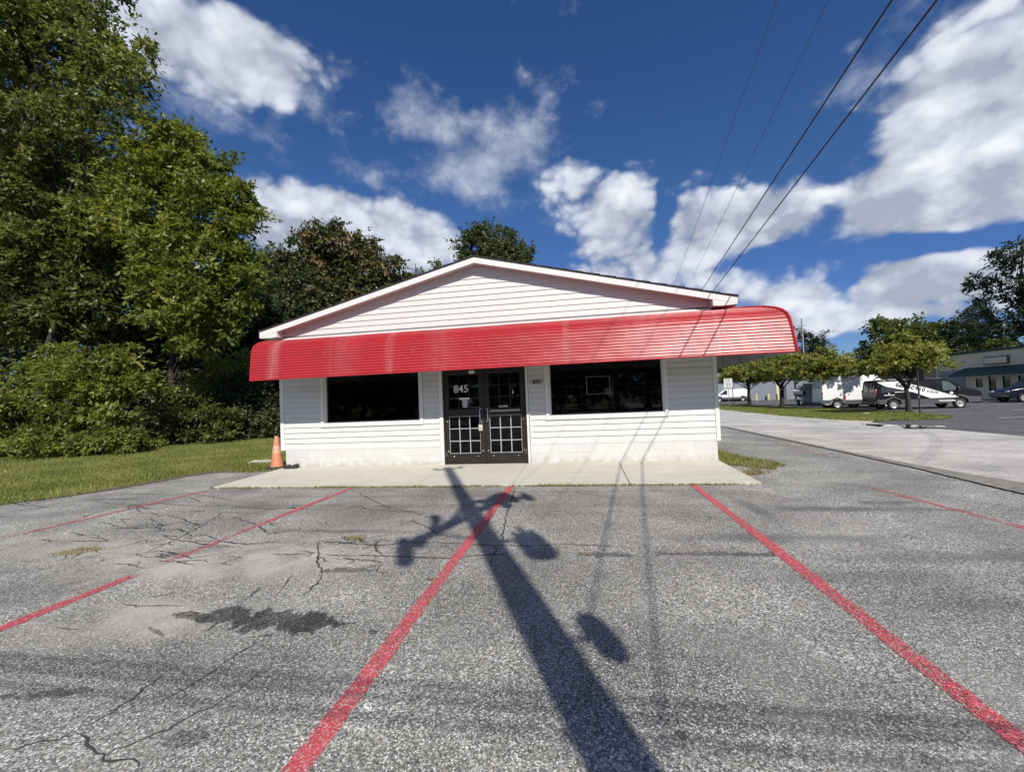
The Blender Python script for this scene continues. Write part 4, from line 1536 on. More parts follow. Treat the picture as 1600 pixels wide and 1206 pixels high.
def chair(x, y, rz, label):
    t = thing('chair', label, 'chair', (x, y, 0.06), rz, 'chairs inside the shop')
    MB().box(-0.21, 0.21, -0.21, 0.21, 0.44, 0.48).build('seat', M['chair'], t, bevel=0.01)
    MB().box(-0.20, 0.20, 0.19, 0.22, 0.62, 1.08).build('backrest', M['chair'], t, bevel=0.02)
    MB().tube([(-0.22, 0.2, 1.05), (-0.2, 0.2, 1.12), (0.2, 0.2, 1.12), (0.22, 0.2, 1.05)], 0.012, 6).build('back_rail', M['chrome'], t)
    for sx in (-1, 1):
        for sy in (-1, 1):
            MB().tube([(sx * 0.18, sy * 0.18, 0.45), (sx * 0.2, sy * 0.21, 0.0)], 0.014, 6).build('leg', M['steel'], t)
        MB().tube([(sx * 0.2, 0.2, 0.45), (sx * 0.22, 0.2, 1.05)], 0.012, 6).build('back_post', M['steel'], t)


chair(1.65, 1.2, 0.2, 'chair just inside the second shop window, farther from the frame')
chair(2.30, 1.1, -0.1, 'chair just inside the second shop window, below the hanging frame')


# ------------------------------------------------------------------ small things by the shop
t = thing('traffic_cone', 'sun faded orange traffic cone by the white corner of the shop', 'traffic cone', (-5.74, 0.33, 0.02))
t.scale = (1.0, 1.0, 1.12)
MB().prism([(-0.19, -0.19), (0.19, -0.19), (0.19, 0.19), (-0.19, 0.19)], 2, 0.0, 0.035).build('base', M['rubber'], t, bevel=0.01)
MB().lathe([(0.155, 0.036), (0.145, 0.07), (0.105, 0.33)], (0, 0, 0), 2, 28).build('body', M['cone'], t, smooth=40)
MB().lathe([(0.1055, 0.331), (0.080, 0.50)], (0, 0, 0), 2, 28).build('reflective_band', M['cone_band'], t, smooth=40)
MB().lathe([(0.0795, 0.501), (0.045, 0.70), (0.030, 0.715)], (0, 0, 0), 2, 28).build('tip', M['cone'], t, smooth=40)
p = on_plane(455, 731, 2, 0.085)
t = thing('rubber_block', 'black notched rubber block on the walk beside the traffic cone', 'block', p, 0.12)
MB().prism([(-0.16, 0), (0.16, 0), (0.16, 0.085), (0.08, 0.085), (0.055, 0.04), (0.0, 0.04), (-0.05, 0.075), (-0.12, 0.075), (-0.16, 0.04)], 1, -0.07, 0.07).build('body', M['rubber'], t, bevel=0.008)
p = on_plane(412, 722, 2, 0.02)
bm = bmesh.new()
bmesh.ops.create_cube(bm, size=1.0)
bmesh.ops.subdivide_edges(bm, edges=bm.edges[:], cuts=3, use_grid_fill=True)
for v in bm.verts:
    v.co = Vector((v.co.x * 0.75, v.co.y * 0.3, v.co.z * 0.07)) + Vector([RNG.gauss(0, 0.008) for _ in range(3)])
me = bpy.data.meshes.new('concrete_chunk')
bm.to_mesh(me)
bm.free()
me.materials.append(M['tan_debris'])
o = link('concrete_chunk', me)
o.location = (p[0], p[1], 0.03)
tag(o, 'pale flat concrete chunk in the grass behind the traffic cone', 'concrete')
rl = random.Random(9)
for i, (px, py) in enumerate(((920, 866), (672, 905), (1003, 723.5))):
    q = on_plane(px, py, 2, 0.004 if py > 760 else 0.09)
    r = random.Random(i)
    s = 0.035
    a = r.uniform(0, 6)
    me = MB().add([(s * math.cos(a + k), 0.7 * s * math.sin(a + k), 0.006 * (k % 2)) for k in np.linspace(0, 5.5, 7)], [tuple(range(7))]).mesh('fallen_leaf', M['chair'])
    o = link('fallen_leaf', me)
    o.location = (q[0], q[1], q[2] + 0.002)
    tag(o, ('brown fallen leaf on the open asphalt beside the middle red line', 'brown fallen leaf near the oil stain on the asphalt', 'small brown leaf on the walk at the foot of the wall')[i], 'leaf', 'fallen leaves')

# ------------------------------------------------------------------ utility pole behind the camera, whose shadow falls across the lot
TIP = np.array([-1.05, -0.40])
PH = 10.5
n_out = np.array([0.919, 0.395])
K = 1.0 / math.tan(SUN_ELEV)
BASE = TIP - SHADOW_DIR / np.linalg.norm(SHADOW_DIR) * (PH - 0.06) * K
pole = thing('utility_pole', 'tall timber utility pole whose shadow crosses the parking lot', 'utility pole', (BASE[0], BASE[1], 0))
MB().tube([(0, 0, -0.3), (0, 0, 5.0), (0, 0, 7.2), (0, 0, PH)], [0.165, 0.145, 0.125, 0.095], 16).build('shaft', M['pole_wood'], pole, smooth=40)


def from_shadow(px, py, along=0.0):
    """height and sideways offset of the thing whose shadow lies at this ground point"""
    g = on_plane(px, py, 2, 0.0)[:2] - BASE
    d = SHADOW_DIR / np.linalg.norm(SHADOW_DIR)
    return (g @ d - along) / K, g @ n_out


def pole_pt(h, lat, along=0.0):
    d = SHADOW_DIR / np.linalg.norm(SHADOW_DIR)
    q = n_out * lat + d * along
    return (q[0], q[1], h)


# crossarm: its shadow runs from one end to the other over the ground
ga, gb = on_plane(648, 862, 2, 0.0)[:2], on_plane(812, 776, 2, 0.0)[:2]
half = (gb - ga) / 2
hm = ((ga + gb) / 2 - BASE) @ (SHADOW_DIR / np.linalg.norm(SHADOW_DIR)) / K
hv = Vector((half[0], half[1], 0))
arm_dir = hv.normalized()
arm_side = Vector((-arm_dir.y, arm_dir.x, 0))
cen = Vector((arm_side.x * 0.17, arm_side.y * 0.17, hm))


def beam(a, b, w, h):
    a, b = Vector(a), Vector(b)
    t = (b - a).normalized()
    s = t.cross(Vector((0, 0, 1))).normalized() * w / 2
    u = Vector((0, 0, h / 2))
    return MB().add([a - s - u, a + s - u, a + s + u, a - s + u, b - s - u, b + s - u, b + s + u, b - s + u], [(0, 1, 2, 3), (7, 6, 5, 4), (0, 4, 5, 1), (1, 5, 6, 2), (2, 6, 7, 3), (3, 7, 4, 0)])


beam(cen - hv, cen + hv, 0.10, 0.13).build('crossarm', M['pole_wood'], pole)
for s in (-0.95, -0.5, 0.5, 0.95):
    q = cen + hv * s
    MB().lathe([(0.02, 0.07), (0.05, 0.10), (0.075, 0.16), (0.05, 0.2), (0.07, 0.24), (0.03, 0.30)], q, 2, 12).build('insulator', M['can'], pole, smooth=50)
for s in (-0.55, 0.55):
    MB().tube([cen + hv * s, (0, 0, hm - 0.75)], 0.022, 6).build('arm_brace', M['steel'], pole)
q = cen - hv * 0.92 + Vector((0, 0, -0.25))
MB().lathe([(0.06, -0.2), (0.09, -0.15), (0.09, 0.15), (0.04, 0.2)], q, 2, 12).build('fuse_cutout', M['can'], pole, smooth=50)
for s, dz in ((-0.62, -0.2), (-0.34, 0.28), (0.25, -0.25)):
    q = cen + hv * s + Vector((arm_side.x * 0.12, arm_side.y * 0.12, dz))
    MB().lathe([(0.04, -0.18), (0.07, -0.12), (0.075, 0.12), (0.03, 0.18)], q, 2, 12).build('fuse_cutout', M['can'], pole, smooth=50)
    MB().tube([q, cen + hv * (s * 0.6), (0, 0, hm + 0.9)], 0.016, 6).build('jumper_wire', M['wire'], pole)
q = cen + hv * 0.8 + Vector((0, 0, -0.22))
MB().lathe([(0.05, -0.2), (0.08, -0.15), (0.08, 0.15), (0.04, 0.2)], q, 2, 12).build('fuse_cutout', M['can'], pole, smooth=50)
# pole top pin
MB().tube([pole_pt(PH - 0.15, -0.26), pole_pt(PH - 0.12, 0.28)], 0.035, 8).build('top_arm', M['steel'], pole)
for s in (-0.26, 0.28):
    MB().lathe([(0.02, 0.0), (0.05, 0.05), (0.03, 0.2)], pole_pt(PH - 0.14, s), 2, 10).build('insulator', M['can'], pole, smooth=50)
# second, smaller arm on the far side of the pole
ga2, gb2 = on_plane(722, 782, 2, 0.0)[:2], on_plane(832, 781, 2, 0.0)[:2]
h2a = ((ga2 + gb2) / 2 - BASE) @ (SHADOW_DIR / np.linalg.norm(SHADOW_DIR)) / K
lat2a, lat2b = (ga2 - BASE) @ n_out, (gb2 - BASE) @ n_out
MB().tube([pole_pt(h2a, lat2a), pole_pt(h2a, lat2b)], 0.05, 8).build('side_arm', M['pole_wood'], pole)
for s in (0.45, 0.75, 0.98):
    q2 = pole_pt(h2a, lat2a + (lat2b - lat2a) * s)
    MB().lathe([(0.03, -0.22), (0.075, -0.14), (0.085, 0.1), (0.05, 0.2), (0.02, 0.3)], q2, 2, 12).build('arrester', M['can'], pole, smooth=50)
MB().tube([(0, 0, h2a - 0.6), pole_pt(h2a - 0.05, lat2a + (lat2b - lat2a) * 0.6)], 0.025, 6).build('arm_brace', M['steel'], pole)
MB().tube([(0, 0, hm + 0.5), tuple(cen - hv * 0.75)], 0.03, 6).build('arm_brace', M['steel'], pole)
# transformer can
h, lat = from_shadow(832, 852)
tc_ = pole_pt(h, lat + 0.02)
tr = MB().lathe([(0.15, -0.25), (0.165, -0.22), (0.165, 0.20), (0.15, 0.24), (0.08, 0.26)], tc_, 2, 24).build('transformer', M['can'], pole, smooth=40)
for a in (0.0, 2.0, 4.0):
    MB().lathe([(0.03, 0.25), (0.045, 0.32), (0.03, 0.37), (0.04, 0.43), (0.015, 0.49)], (tc_[0] + 0.11 * math.cos(a), tc_[1] + 0.11 * math.sin(a), tc_[2]), 2, 10).build('bushing', M['can'], tr)
MB().tube([(0, 0, h + 0.2), pole_pt(h + 0.2, lat * 0.6)], 0.04, 6).build('transformer_hanger', M['steel'], pole)
h2, lat2 = from_shadow(785, 778)
c2 = pole_pt(h2, lat2)
MB().lathe([(0.07, -0.25), (0.12, -0.2), (0.12, 0.2), (0.05, 0.28)], c2, 2, 14).build('surge_arrester', M['can'], pole, smooth=40)
MB().tube([(0, 0, h2), c2], 0.03, 6).build('arrester_arm', M['steel'], pole)
# lower equipment can on a bracket
h3, lat3 = from_shadow(938, 992)
c3 = pole_pt(h3, lat3)
MB().lathe([(0.04, -0.24), (0.085, -0.17), (0.105, 0.0), (0.085, 0.17), (0.03, 0.24)], c3, 2, 18).build('equipment_can', M['can'], pole, smooth=50)
MB().tube([(0, 0, h3), c3], 0.018, 6).build('can_bracket', M['steel'], pole)
POLE_H = {'cross': hm}
# second pole carrying the same lines far behind the shop
pole_b = thing('utility_pole', 'thin timber utility pole far behind the white shop, carrying the same lines', 'utility pole', (BASE[0] + 0.122 * 52, BASE[1] + 52, -0.05))
MB().tube([(0, 0, -0.3), (0, 0, 5.0), (0, 0, 9.6)], [0.16, 0.145, 0.10], 12).build('shaft', M['pole_wood'], pole_b, smooth=40)
beam((-1.2, 0.1, 8.2), (1.2, 0.1, 8.2), 0.1, 0.13).build('crossarm', M['pole_wood'], pole_b)


def wire(name, label, a, b, sag, r, material, group=None):
    a, b = Vector(tuple(float(c) for c in a)), Vector(tuple(float(c) for c in b))
    pts = []
    for i in range(33):
        s = i / 32
        p = a.lerp(b, s)
        p.z -= sag * 4 * s * (1 - s)
        pts.append(p)
    o = MB().tube(pts, r, 6).build(name, material, None, smooth=60)
    return tag(o, label, 'cable', group)


WD = np.array([0.122, 1.0])
WG = 'overhead wires above the shop'


def along_wire(c_off, h, y0, y1):
    """a line parallel to the pole run, c_off metres to the side of the camera"""
    c = CAM_LOC[0] - 0.122 * CAM_LOC[1] + c_off
    return (c + 0.122 * y0, y0, h), (c + 0.122 * y1, y1, h)


a, b = along_wire(2.50, 5.05, -12.5, 41)
wire('overhead_cable', 'thick black overhead cable above the roof, the one nearer the gable peak', a, b, 0.0, 0.010, M['wire'], WG)
a, b = along_wire(2.92, 5.05, -12.5, 41)
wire('overhead_cable', 'thick dark overhead cable above the roof, the outermost toward the road', a, b, 0.0, 0.011, M['wire'], WG)
a, b = along_wire(2.72, 8.4, -12.5, 41)
wire('overhead_wire', 'thin grey overhead wire high above the roof, the first from the gable peak', a, b, 0.35, 0.006, M['wire_grey'], WG)
a, b = along_wire(3.60, 8.4, -12.5, 41)
wire('overhead_wire', 'thin grey overhead wire high above the roof, between the thin and the thick ones', a, b, 0.35, 0.006, M['wire_grey'], WG)
# street cables that run across behind the camera
for i, (dy, z, r, lab) in enumerate(((0.0, 4.50, 0.010, 'lower thick street cable strung behind the camera'), (0.06, 4.53, 0.010, 'upper street cable strung behind the camera'), (-0.08, 4.44, 0.008, 'slack street cable strung behind the camera'))):
    wire('street_cable', lab, (BASE[0] - 26, BASE[1] - 0.62 + dy, z + 0.22), (BASE[0] + 26, BASE[1] - 0.52 + dy, z + 0.22), 0.22, r, M['wire'], 'street cables')


# ------------------------------------------------------------------ trees and plants
def quads_mesh(name, V, tint, material, nv=4):
    """V: (n, nv, 3) separate leaf faces; tint: n values"""
    n = len(V)
    me = bpy.data.meshes.new(name)
    me.vertices.add(n * nv)
    me.vertices.foreach_set('co', V.astype(np.float32).ravel())
    me.loops.add(n * nv)
    me.loops.foreach_set('vertex_index', np.arange(n * nv, dtype=np.int32))
    me.polygons.add(n)
    me.polygons.foreach_set('loop_start', np.arange(0, n * nv, nv, dtype=np.int32))
    at = me.attributes.new('tint', 'FLOAT', 'FACE')
    at.data.foreach_set('value', np.clip(tint, 0, 1).astype(np.float32))
    me.materials.append(material)
    me.update(calc_edges=True)
    return me


def unit(a):
    return a / np.maximum(np.linalg.norm(a, axis=-1, keepdims=True), 1e-9)


def leaves_on(clumps, radii, rng, twigs, per_twig, length, width, droop=0.35, up=0.25, spread=0.9, tint0=0.45, tvar=0.16, clump_tint=None):
    """leaf quads strung along twigs that radiate from each clump's centre"""
    nc = len(clumps)
    T = nc * twigs
    c = np.repeat(clumps, twigs, 0)
    R = np.repeat(radii, twigs, 0)
    d = rng.normal(size=(T, 3))
    d[:, 2] += up
    d = unit(d)
    reach = rng.uniform(0.55, 1.12, (T, 1))
    tw_t = rng.normal(0, tvar * 0.6, T)
    ct = np.repeat(rng.normal(0, tvar, nc) if clump_tint is None else clump_tint + rng.normal(0, tvar * 0.5, nc), twigs)
    N = T * per_twig
    s = np.tile(np.linspace(0.25, 1.0, per_twig), T)[:, None] + rng.uniform(-0.06, 0.06, (N, 1))
    D = np.repeat(d, per_twig, 0)
    P = np.repeat(c, per_twig, 0) + D * np.repeat(R, per_twig, 0) * np.repeat(reach, per_twig, 0) * s
    P[:, 2] -= (s[:, 0] ** 2) * droop * np.repeat(R[:, 2], per_twig) * 0.5
    ld = D * 0.6 + rng.normal(size=(N, 3)) * spread * 0.6
    ld[:, 2] -= droop
    ld = unit(ld)
    nn = rng.normal(size=(N, 3)) * 0.55 + D * 0.75
    nn[:, 2] += 0.55
    side = unit(np.cross(ld, nn))
    sc = rng.uniform(0.5, 1.45, (N, 1))
    L, W = length * sc, width * sc
    nrm = unit(np.cross(side, ld))
    V = np.empty((N, 4, 3))
    V[:, 0] = P
    V[:, 1] = P + ld * L * 0.45 + side * W * 0.5 - nrm * W * 0.15
    V[:, 2] = P + ld * L
    V[:, 3] = P + ld * L * 0.45 - side * W * 0.5 - nrm * W * 0.15
    tint = tint0 + np.repeat(ct, per_twig) + np.repeat(tw_t, per_twig) + rng.normal(0, tvar * 0.6, N)
    return V, tint


def clumps_in(ells, spacing, rng, shell=0.6):
    """clump centres filling a set of ellipsoids (centre, radii), denser towards their surface"""
    out = []
    for (c, r) in ells:
        c, r = np.asarray(c, float), np.asarray(r, float)
        vol = 4.19 * r.prod()
        n = max(3, int(vol / spacing ** 3 * 1.1))
        d = unit(rng.normal(size=(n, 3)))
        t = np.where(rng.random(n) < shell, rng.uniform(0.72, 1.0, n), rng.uniform(0.1, 0.8, n) ** 0.6)
        out.append(c + d * t[:, None] * r)
    return np.concatenate(out)


def limb_path(a, b, rng, k=5, lift=0.12):
    a, b = np.asarray(a, float), np.asarray(b, float)
    L = np.linalg.norm(b - a)
    pts = []
    for i in range(k + 1):
        s = i / k
        p = a + (b - a) * s
        p = p + np.array([0, 0, 1]) * lift * L * math.sin(math.pi * s) + rng.normal(0, 0.02 * L, 3) * math.sin(math.pi * s)
        pts.append(tuple(p))
    return pts


def make_tree(name, label, cat, foot, ells, rng, spacing=0.85, clump_r=0.75, twigs=12, per_twig=9, length=0.15, width=0.07, leafmat='leaf_wood', bark='bark_dark',
              trunk_r=0.2, droop=0.35, tint0=0.45, tvar=0.16, group=None, limbs=26, trunk_top=None, forks=1, sparse=None, lean=0.0):
    """ells are in world coordinates: crown built from ellipsoids, foot is the trunk's foot"""
    foot = np.asarray(foot, float)
    t = thing(name, label, cat, foot, 0, group)
    E = [(np.asarray(c, float) - foot, np.asarray(r, float)) for c, r in ells]
    cl = clumps_in(E, spacing, rng)
    rr = np.full((len(cl), 3), clump_r) * rng.uniform(0.5, 1.5, (len(cl), 1)) * np.array([1, 1, 0.72])
    V, ti = leaves_on(cl, rr, rng, twigs, per_twig, length, width, droop, tint0=tint0, tvar=tvar)
    keep = V[:, :, 2].min(1) > -0.02
    link('crown', quads_mesh('crown', V[keep], ti[keep], M[leafmat]), t)
    zc = max(c[2] + 0.45 * r[2] for c, r in E)
    cx = np.mean([c for c, r in E], 0)
    top = np.array([cx[0], cx[1], zc]) if trunk_top is None else np.asarray(trunk_top, float) - foot
    mb = MB()
    path = limb_path((0, 0, -0.1), top, rng, 8, 0.0)
    path = [(p[0] * (0.25 + 0.75 * min(1, i / 6)) if i < 6 else p[0], p[1], p[2]) for i, p in enumerate(path)]
    mb.tube(path, [trunk_r * (1.25 if i == 0 else 1.0) * (1 - 0.82 * i / 8) for i in range(9)], 9)
    trunk = mb.build('trunk', M[bark], t, smooth=50)
    lm = MB()
    idx = rng.choice(len(cl), min(limbs, len(cl)), replace=False)
    for i in idx:
        e = cl[i]
        h = np.clip(e[2] * rng.uniform(0.5, 0.85), 0.2 * top[2], 0.92 * top[2])
        k = h / top[2] * 8
        j = int(min(7, k))
        a = np.array(path[j]) + (np.array(path[j + 1]) - np.array(path[j])) * (k - j)
        r0 = trunk_r * (1 - 0.8 * h / top[2]) * 0.42
        lm.tube(limb_path(a, e, rng, 5, 0.1), [r0, r0 * 0.8, r0 * 0.6, r0 * 0.42, r0 * 0.28, r0 * 0.12], 6)
    lm.build('limb', M[bark], t, smooth=50)
    return t


def ell(px, py, Y, rx, ry, depth=None):
    """ellipsoid of the given photograph size standing on the plane y = Y"""
    c = on_plane(px, py, 1, Y)
    s = px_scale(c)
    off = math.atan2(abs(px - 800), F_PX)
    return (c, (rx * s * 0.96, (depth if depth else 0.85 * (rx + ry) / 2 * s), ry * s))


def foot_at(px, Y):
    c = on_plane(px, 640, 1, Y)
    return (c[0], Y, 0.0)


R1 = np.random.default_rng(101)
# big trees at the wood's edge
make_tree('broadleaf_tree', 'tallest leafy tree at the wood edge, its top beyond the upper left of the sky', 'tree', foot_at(70, 8.0),
          [ell(60, 90, 7, 130, 75), ell(185, 60, 6.5, 62, 60), ell(90, -70, 7, 110, 80), ell(200, 135, 6, 46, 50), ell(60, 200, 7, 120, 60), ell(20, 20, 6, 100, 70), ell(150, 150, 6.5, 70, 50), ell(190, 185, 6, 40, 30), ell(20, 280, 7, 70, 55), ell(90, 270, 7.4, 80, 40), ell(60, 340, 7.6, 90, 50), ell(130, 320, 7.8, 60, 40)],
          R1, spacing=0.98, clump_r=0.85, twigs=15, per_twig=10, length=0.20, width=0.10, leafmat='leaf_wood', trunk_r=0.26, group='trees at the wood edge', limbs=22, tint0=0.47, tvar=0.17)
make_tree('broadleaf_tree', 'round bright green tree at the wood edge, beside the tallest tree', 'tree', foot_at(270, 8.5),
          [ell(285, 265, 7.5, 85, 62), ell(270, 215, 7.5, 38, 28), ell(340, 320, 7, 62, 55), ell(230, 330, 7, 75, 60), ell(385, 345, 7, 30, 30), ell(300, 400, 7, 90, 55), ell(290, 475, 6.4, 78, 46), ell(365, 430, 7, 45, 45), ell(220, 260, 8, 50, 40), ell(160, 350, 7.6, 55, 40), ell(310, 520, 6.6, 62, 30), ell(375, 480, 7.4, 40, 34), ell(255, 440, 6.6, 50, 40)],
          R1, spacing=0.73, clump_r=0.74, twigs=15, per_twig=10, length=0.20, width=0.095, leafmat='leaf_bright', trunk_r=0.18, group='trees at the wood edge', limbs=22, tint0=0.42, tvar=0.16)
make_tree('broadleaf_tree', 'shady tree in the middle of the wood edge behind the bright shrubs', 'tree', foot_at(110, 10),
          [ell(90, 400, 9, 120, 62), ell(20, 350, 9, 80, 70), ell(150, 480, 9.5, 110, 55), ell(30, 480, 8.5, 90, 60), ell(170, 420, 9.5, 80, 60)],
          R1, spacing=0.82, clump_r=0.8, twigs=14, per_twig=9, length=0.21, width=0.105, leafmat='leaf_wood', trunk_r=0.22, group='trees at the wood edge', limbs=30, tint0=0.28, tvar=0.13)
make_tree('broadleaf_tree', 'dense dark tree deep in the wood, between the bright tree and the shop', 'tree', foot_at(330, 16),
          [ell(340, 500, 14, 110, 70), ell(420, 520, 14, 60, 70), ell(280, 560, 13, 90, 60), ell(380, 590, 14, 70, 70), ell(230, 560, 13, 70, 60), ell(440, 470, 16, 60, 50), ell(330, 620, 14, 110, 55)],
          R1, spacing=1.2, clump_r=1.05, twigs=12, per_twig=8, length=0.32, width=0.17, leafmat='leaf_dark', trunk_r=0.25, group='trees at the wood edge', limbs=24, tint0=0.5)
make_tree('broadleaf_tree', 'dark tree at the back of the wood, behind the tallest tree', 'tree', foot_at(60, 16),
          [ell(60, 330, 15, 130, 80), ell(-40, 480, 14, 130, 90), ell(140, 560, 14, 110, 70), ell(10, 600, 13, 120, 60), ell(120, 280, 16, 90, 60), ell(-60, 250, 15, 120, 120)],
          R1, spacing=1.45, clump_r=1.25, twigs=12, per_twig=8, length=0.38, width=0.20, leafmat='leaf_dark', trunk_r=0.3, group='trees at the wood edge', limbs=24, tint0=0.5)
# trees behind the shop
make_tree('half_dead_tree', 'tree with brown dying leaves behind the lower end of the shop roof', 'tree', foot_at(520, 24),
          [ell(520, 385, 22, 58, 38), ell(480, 430, 22, 62, 42), ell(560, 415, 22, 42, 36), ell(540, 470, 22, 85, 40), ell(595, 445, 22, 36, 24), ell(450, 480, 21, 50, 40), ell(470, 375, 22, 26, 18), ell(575, 388, 22, 24, 16), ell(605, 425, 22, 34, 20), ell(440, 430, 21, 36, 36), ell(625, 442, 22, 26, 14)],
          R1, spacing=0.85, clump_r=0.85, twigs=13, per_twig=9, length=0.25, width=0.13, leafmat='leaf_brown', trunk_r=0.24, group='trees behind the shop', limbs=34, tint0=0.33, tvar=0.20)
make_tree('broadleaf_tree', 'small dark green tree behind the shop, between the dying tree and the bright tree', 'tree', foot_at(415, 27),
          [ell(415, 405, 26, 34, 32), ell(400, 445, 26, 44, 40), ell(440, 430, 26, 34, 36)],
          R1, spacing=1.15, clump_r=0.9, twigs=11, per_twig=8, length=0.22, width=0.10, leafmat='leaf_wood', trunk_r=0.2, group='trees behind the shop', limbs=16, tint0=0.3)
make_tree('broadleaf_tree', 'tree crown rising just above the peak of the shop roof', 'tree', foot_at(770, 30),
          [ell(770, 372, 29, 38, 24), ell(735, 380, 29, 28, 22), ell(815, 388, 29, 28, 16), ell(770, 410, 29, 66, 26), ell(760, 356, 29, 16, 10)],
          R1, spacing=0.85, clump_r=0.75, twigs=13, per_twig=9, length=0.28, width=0.11, leafmat='leaf_dark', trunk_r=0.22, group='trees behind the shop', limbs=22, tint0=0.8, tvar=0.18, droop=0.0)
make_tree('broadleaf_tree', 'low tree whose top just shows above the roof slope, beside the dying tree', 'tree', foot_at(660, 28),
          [ell(640, 432, 27, 34, 18), ell(690, 412, 27, 16, 8), ell(620, 455, 27, 40, 22)],
          R1, spacing=1.1, clump_r=0.75, twigs=11, per_twig=8, length=0.24, width=0.11, leafmat='leaf_wood', trunk_r=0.18, group='trees behind the shop', limbs=12, tint0=0.3)


def shrub(label, foot, ells, spacing, cr, mat, length, width, tint0, name='shrub', tw=13, pt=9, limbs=12, tvar=0.15, group='shrubs along the wood edge', droop=0.4):
    return make_tree(name, label, 'shrub', foot, ells, R1, spacing=spacing * 0.86, clump_r=cr, twigs=tw, per_twig=pt, length=length, width=width, leafmat=mat, trunk_r=0.05, group=group, limbs=limbs, tint0=tint0, tvar=tvar, droop=droop)


shrub('wide bright green shrub at the far end of the lawn, cut by the photo edge', foot_at(30, 4.0), [ell(15, 655, 4.0, 66, 46), ell(60, 694, 3.6, 56, 28), ell(-35, 640, 4, 56, 66)], 0.62, 0.55, 'leaf_bright', 0.15, 0.07, 0.42)
shrub('tall arching bright shrub in the middle of the shrub bank', foot_at(130, 5.0), [ell(150, 590, 5.2, 68, 34), ell(178, 560, 5.4, 46, 24), ell(80, 590, 5.0, 50, 34), ell(212, 592, 5.4, 38, 22), ell(120, 635, 4.8, 50, 30), ell(170, 650, 4.9, 34, 26), ell(90, 560, 6.0, 40, 26)], 0.62, 0.56, 'leaf_bright', 0.16, 0.075, 0.46)
shrub('low leafy shrub at the lawn edge below the arching shrub', foot_at(170, 4.2), [ell(185, 690, 4.4, 40, 24), ell(140, 695, 4.2, 34, 24), ell(110, 705, 4.0, 40, 20)], 0.48, 0.42, 'leaf_bright', 0.14, 0.065, 0.4)
shrub('small round shrub at the lawn edge, nearer the shop', foot_at(240, 5.8), [ell(240, 695, 5.8, 24, 16), ell(205, 705, 5.6, 20, 12)], 0.42, 0.34, 'leaf_bright', 0.12, 0.055, 0.42)
shrub('dark shaded shrub between the bright shrub bank and the shop', foot_at(300, 8.5), [ell(290, 640, 8.2, 55, 46), ell(330, 660, 8.2, 48, 34), ell(270, 675, 7.8, 40, 22)], 0.62, 0.5, 'leaf_wood', 0.13, 0.055, 0.30)
shrub('dark shrub close beside the far side wall of the shop', foot_at(400, 10.5), [ell(395, 630, 10.5, 48, 50), ell(420, 660, 10.2, 30, 30), ell(370, 665, 9.8, 34, 26)], 0.62, 0.5, 'leaf_dark', 0.14, 0.06, 0.7)
shrub('yellowing branch of a shrub reaching toward the end of the awning', foot_at(380, 10.0), [ell(375, 562, 9.6, 28, 14), ell(345, 570, 9.6, 28, 12), ell(325, 590, 10, 24, 16)], 0.5, 0.42, 'leaf_bright', 0.16, 0.06, 0.62, limbs=10)

# shaded undergrowth that closes the wood behind the shrubs
nu = 900
cu_ = np.stack([R1.uniform(-34, -5.8, nu), R1.uniform(11.5, 15.5, nu), R1.uniform(0.1, 1.0, nu) ** 1.4 * 3.6], 1)
Vu, tu = leaves_on(cu_, np.full((nu, 3), 0.9) * np.array([1, 1, 0.8]), R1, 10, 8, 0.34, 0.18, 0.3, tint0=0.45)
ug = link('undergrowth', quads_mesh('undergrowth', Vu, tu, M['leaf_dark']))
tag(ug, 'dark tangled undergrowth at the foot of the wood behind the shrubs', kind='stuff')

# lawn blades
def blades(name, n, sampler, hgt, wid, mat, rng, parent=None, label=None, lean=0.35):
    P = sampler(n)
    n = len(P)
    a = rng.uniform(0, 2 * math.pi, n)
    h = hgt * rng.uniform(0.5, 1.3, n)
    w = wid * rng.uniform(0.7, 1.3, n)
    dx, dy = np.cos(a), np.sin(a)
    b = rng.uniform(0, 2 * math.pi, n)
    l = lean * h * rng.uniform(0.2, 1.6, n)
    V = np.empty((n, 3, 3))
    V[:, 0] = P - np.stack([dx * w, dy * w, np.zeros(n)], 1)
    V[:, 1] = P + np.stack([dx * w, dy * w, np.zeros(n)], 1)
    V[:, 2] = P + np.stack([np.cos(b) * l, np.sin(b) * l, h], 1)
    patch = 0.5 + 0.22 * np.sin(P[:, 0] * 1.7 + 1.3 * np.sin(P[:, 1] * 1.1)) * np.sin(P[:, 1] * 2.1 + P[:, 0] * 0.4)
    me = quads_mesh(name, V, patch + rng.normal(0, 0.17, n), M[mat], 3)
    o = link(name, me, parent)
    if parent is None:
        o['kind'] = 'stuff'
        o['label'] = label
    return o


def inside(poly, X, Y):
    c = np.zeros(len(X), bool)
    j = len(poly) - 1
    for i in range(len(poly)):
        xi, yi, xj, yj = poly[i][0], poly[i][1], poly[j][0], poly[j][1]
        k = ((yi > Y) != (yj > Y)) & (X < (xj - xi) * (Y - yi) / ((yj - yi) or 1e-9) + xi)
        c ^= k
        j = i
    return c


def poly_sampler(poly, rng, zoff, hf=None, falloff=None):
    xs, ys = [p[0] for p in poly], [p[1] for p in poly]

    def f(n):
        X = rng.uniform(min(xs), max(xs), n * 2)
        Y = rng.uniform(min(ys), max(ys), n * 2)
        if falloff:
            k = rng.random(n * 2) < np.clip(falloff / np.hypot(X - CAM_LOC[0], Y - CAM_LOC[1]), 0, 1) ** 2
            X, Y = X[k], Y[k]
        k = inside(poly, X, Y)
        X, Y = X[k], Y[k]
        Z = np.array([height(x) for x in X]) + zoff if hf else np.full(len(X), zoff)
        return np.stack([X, Y, Z], 1)
    return f


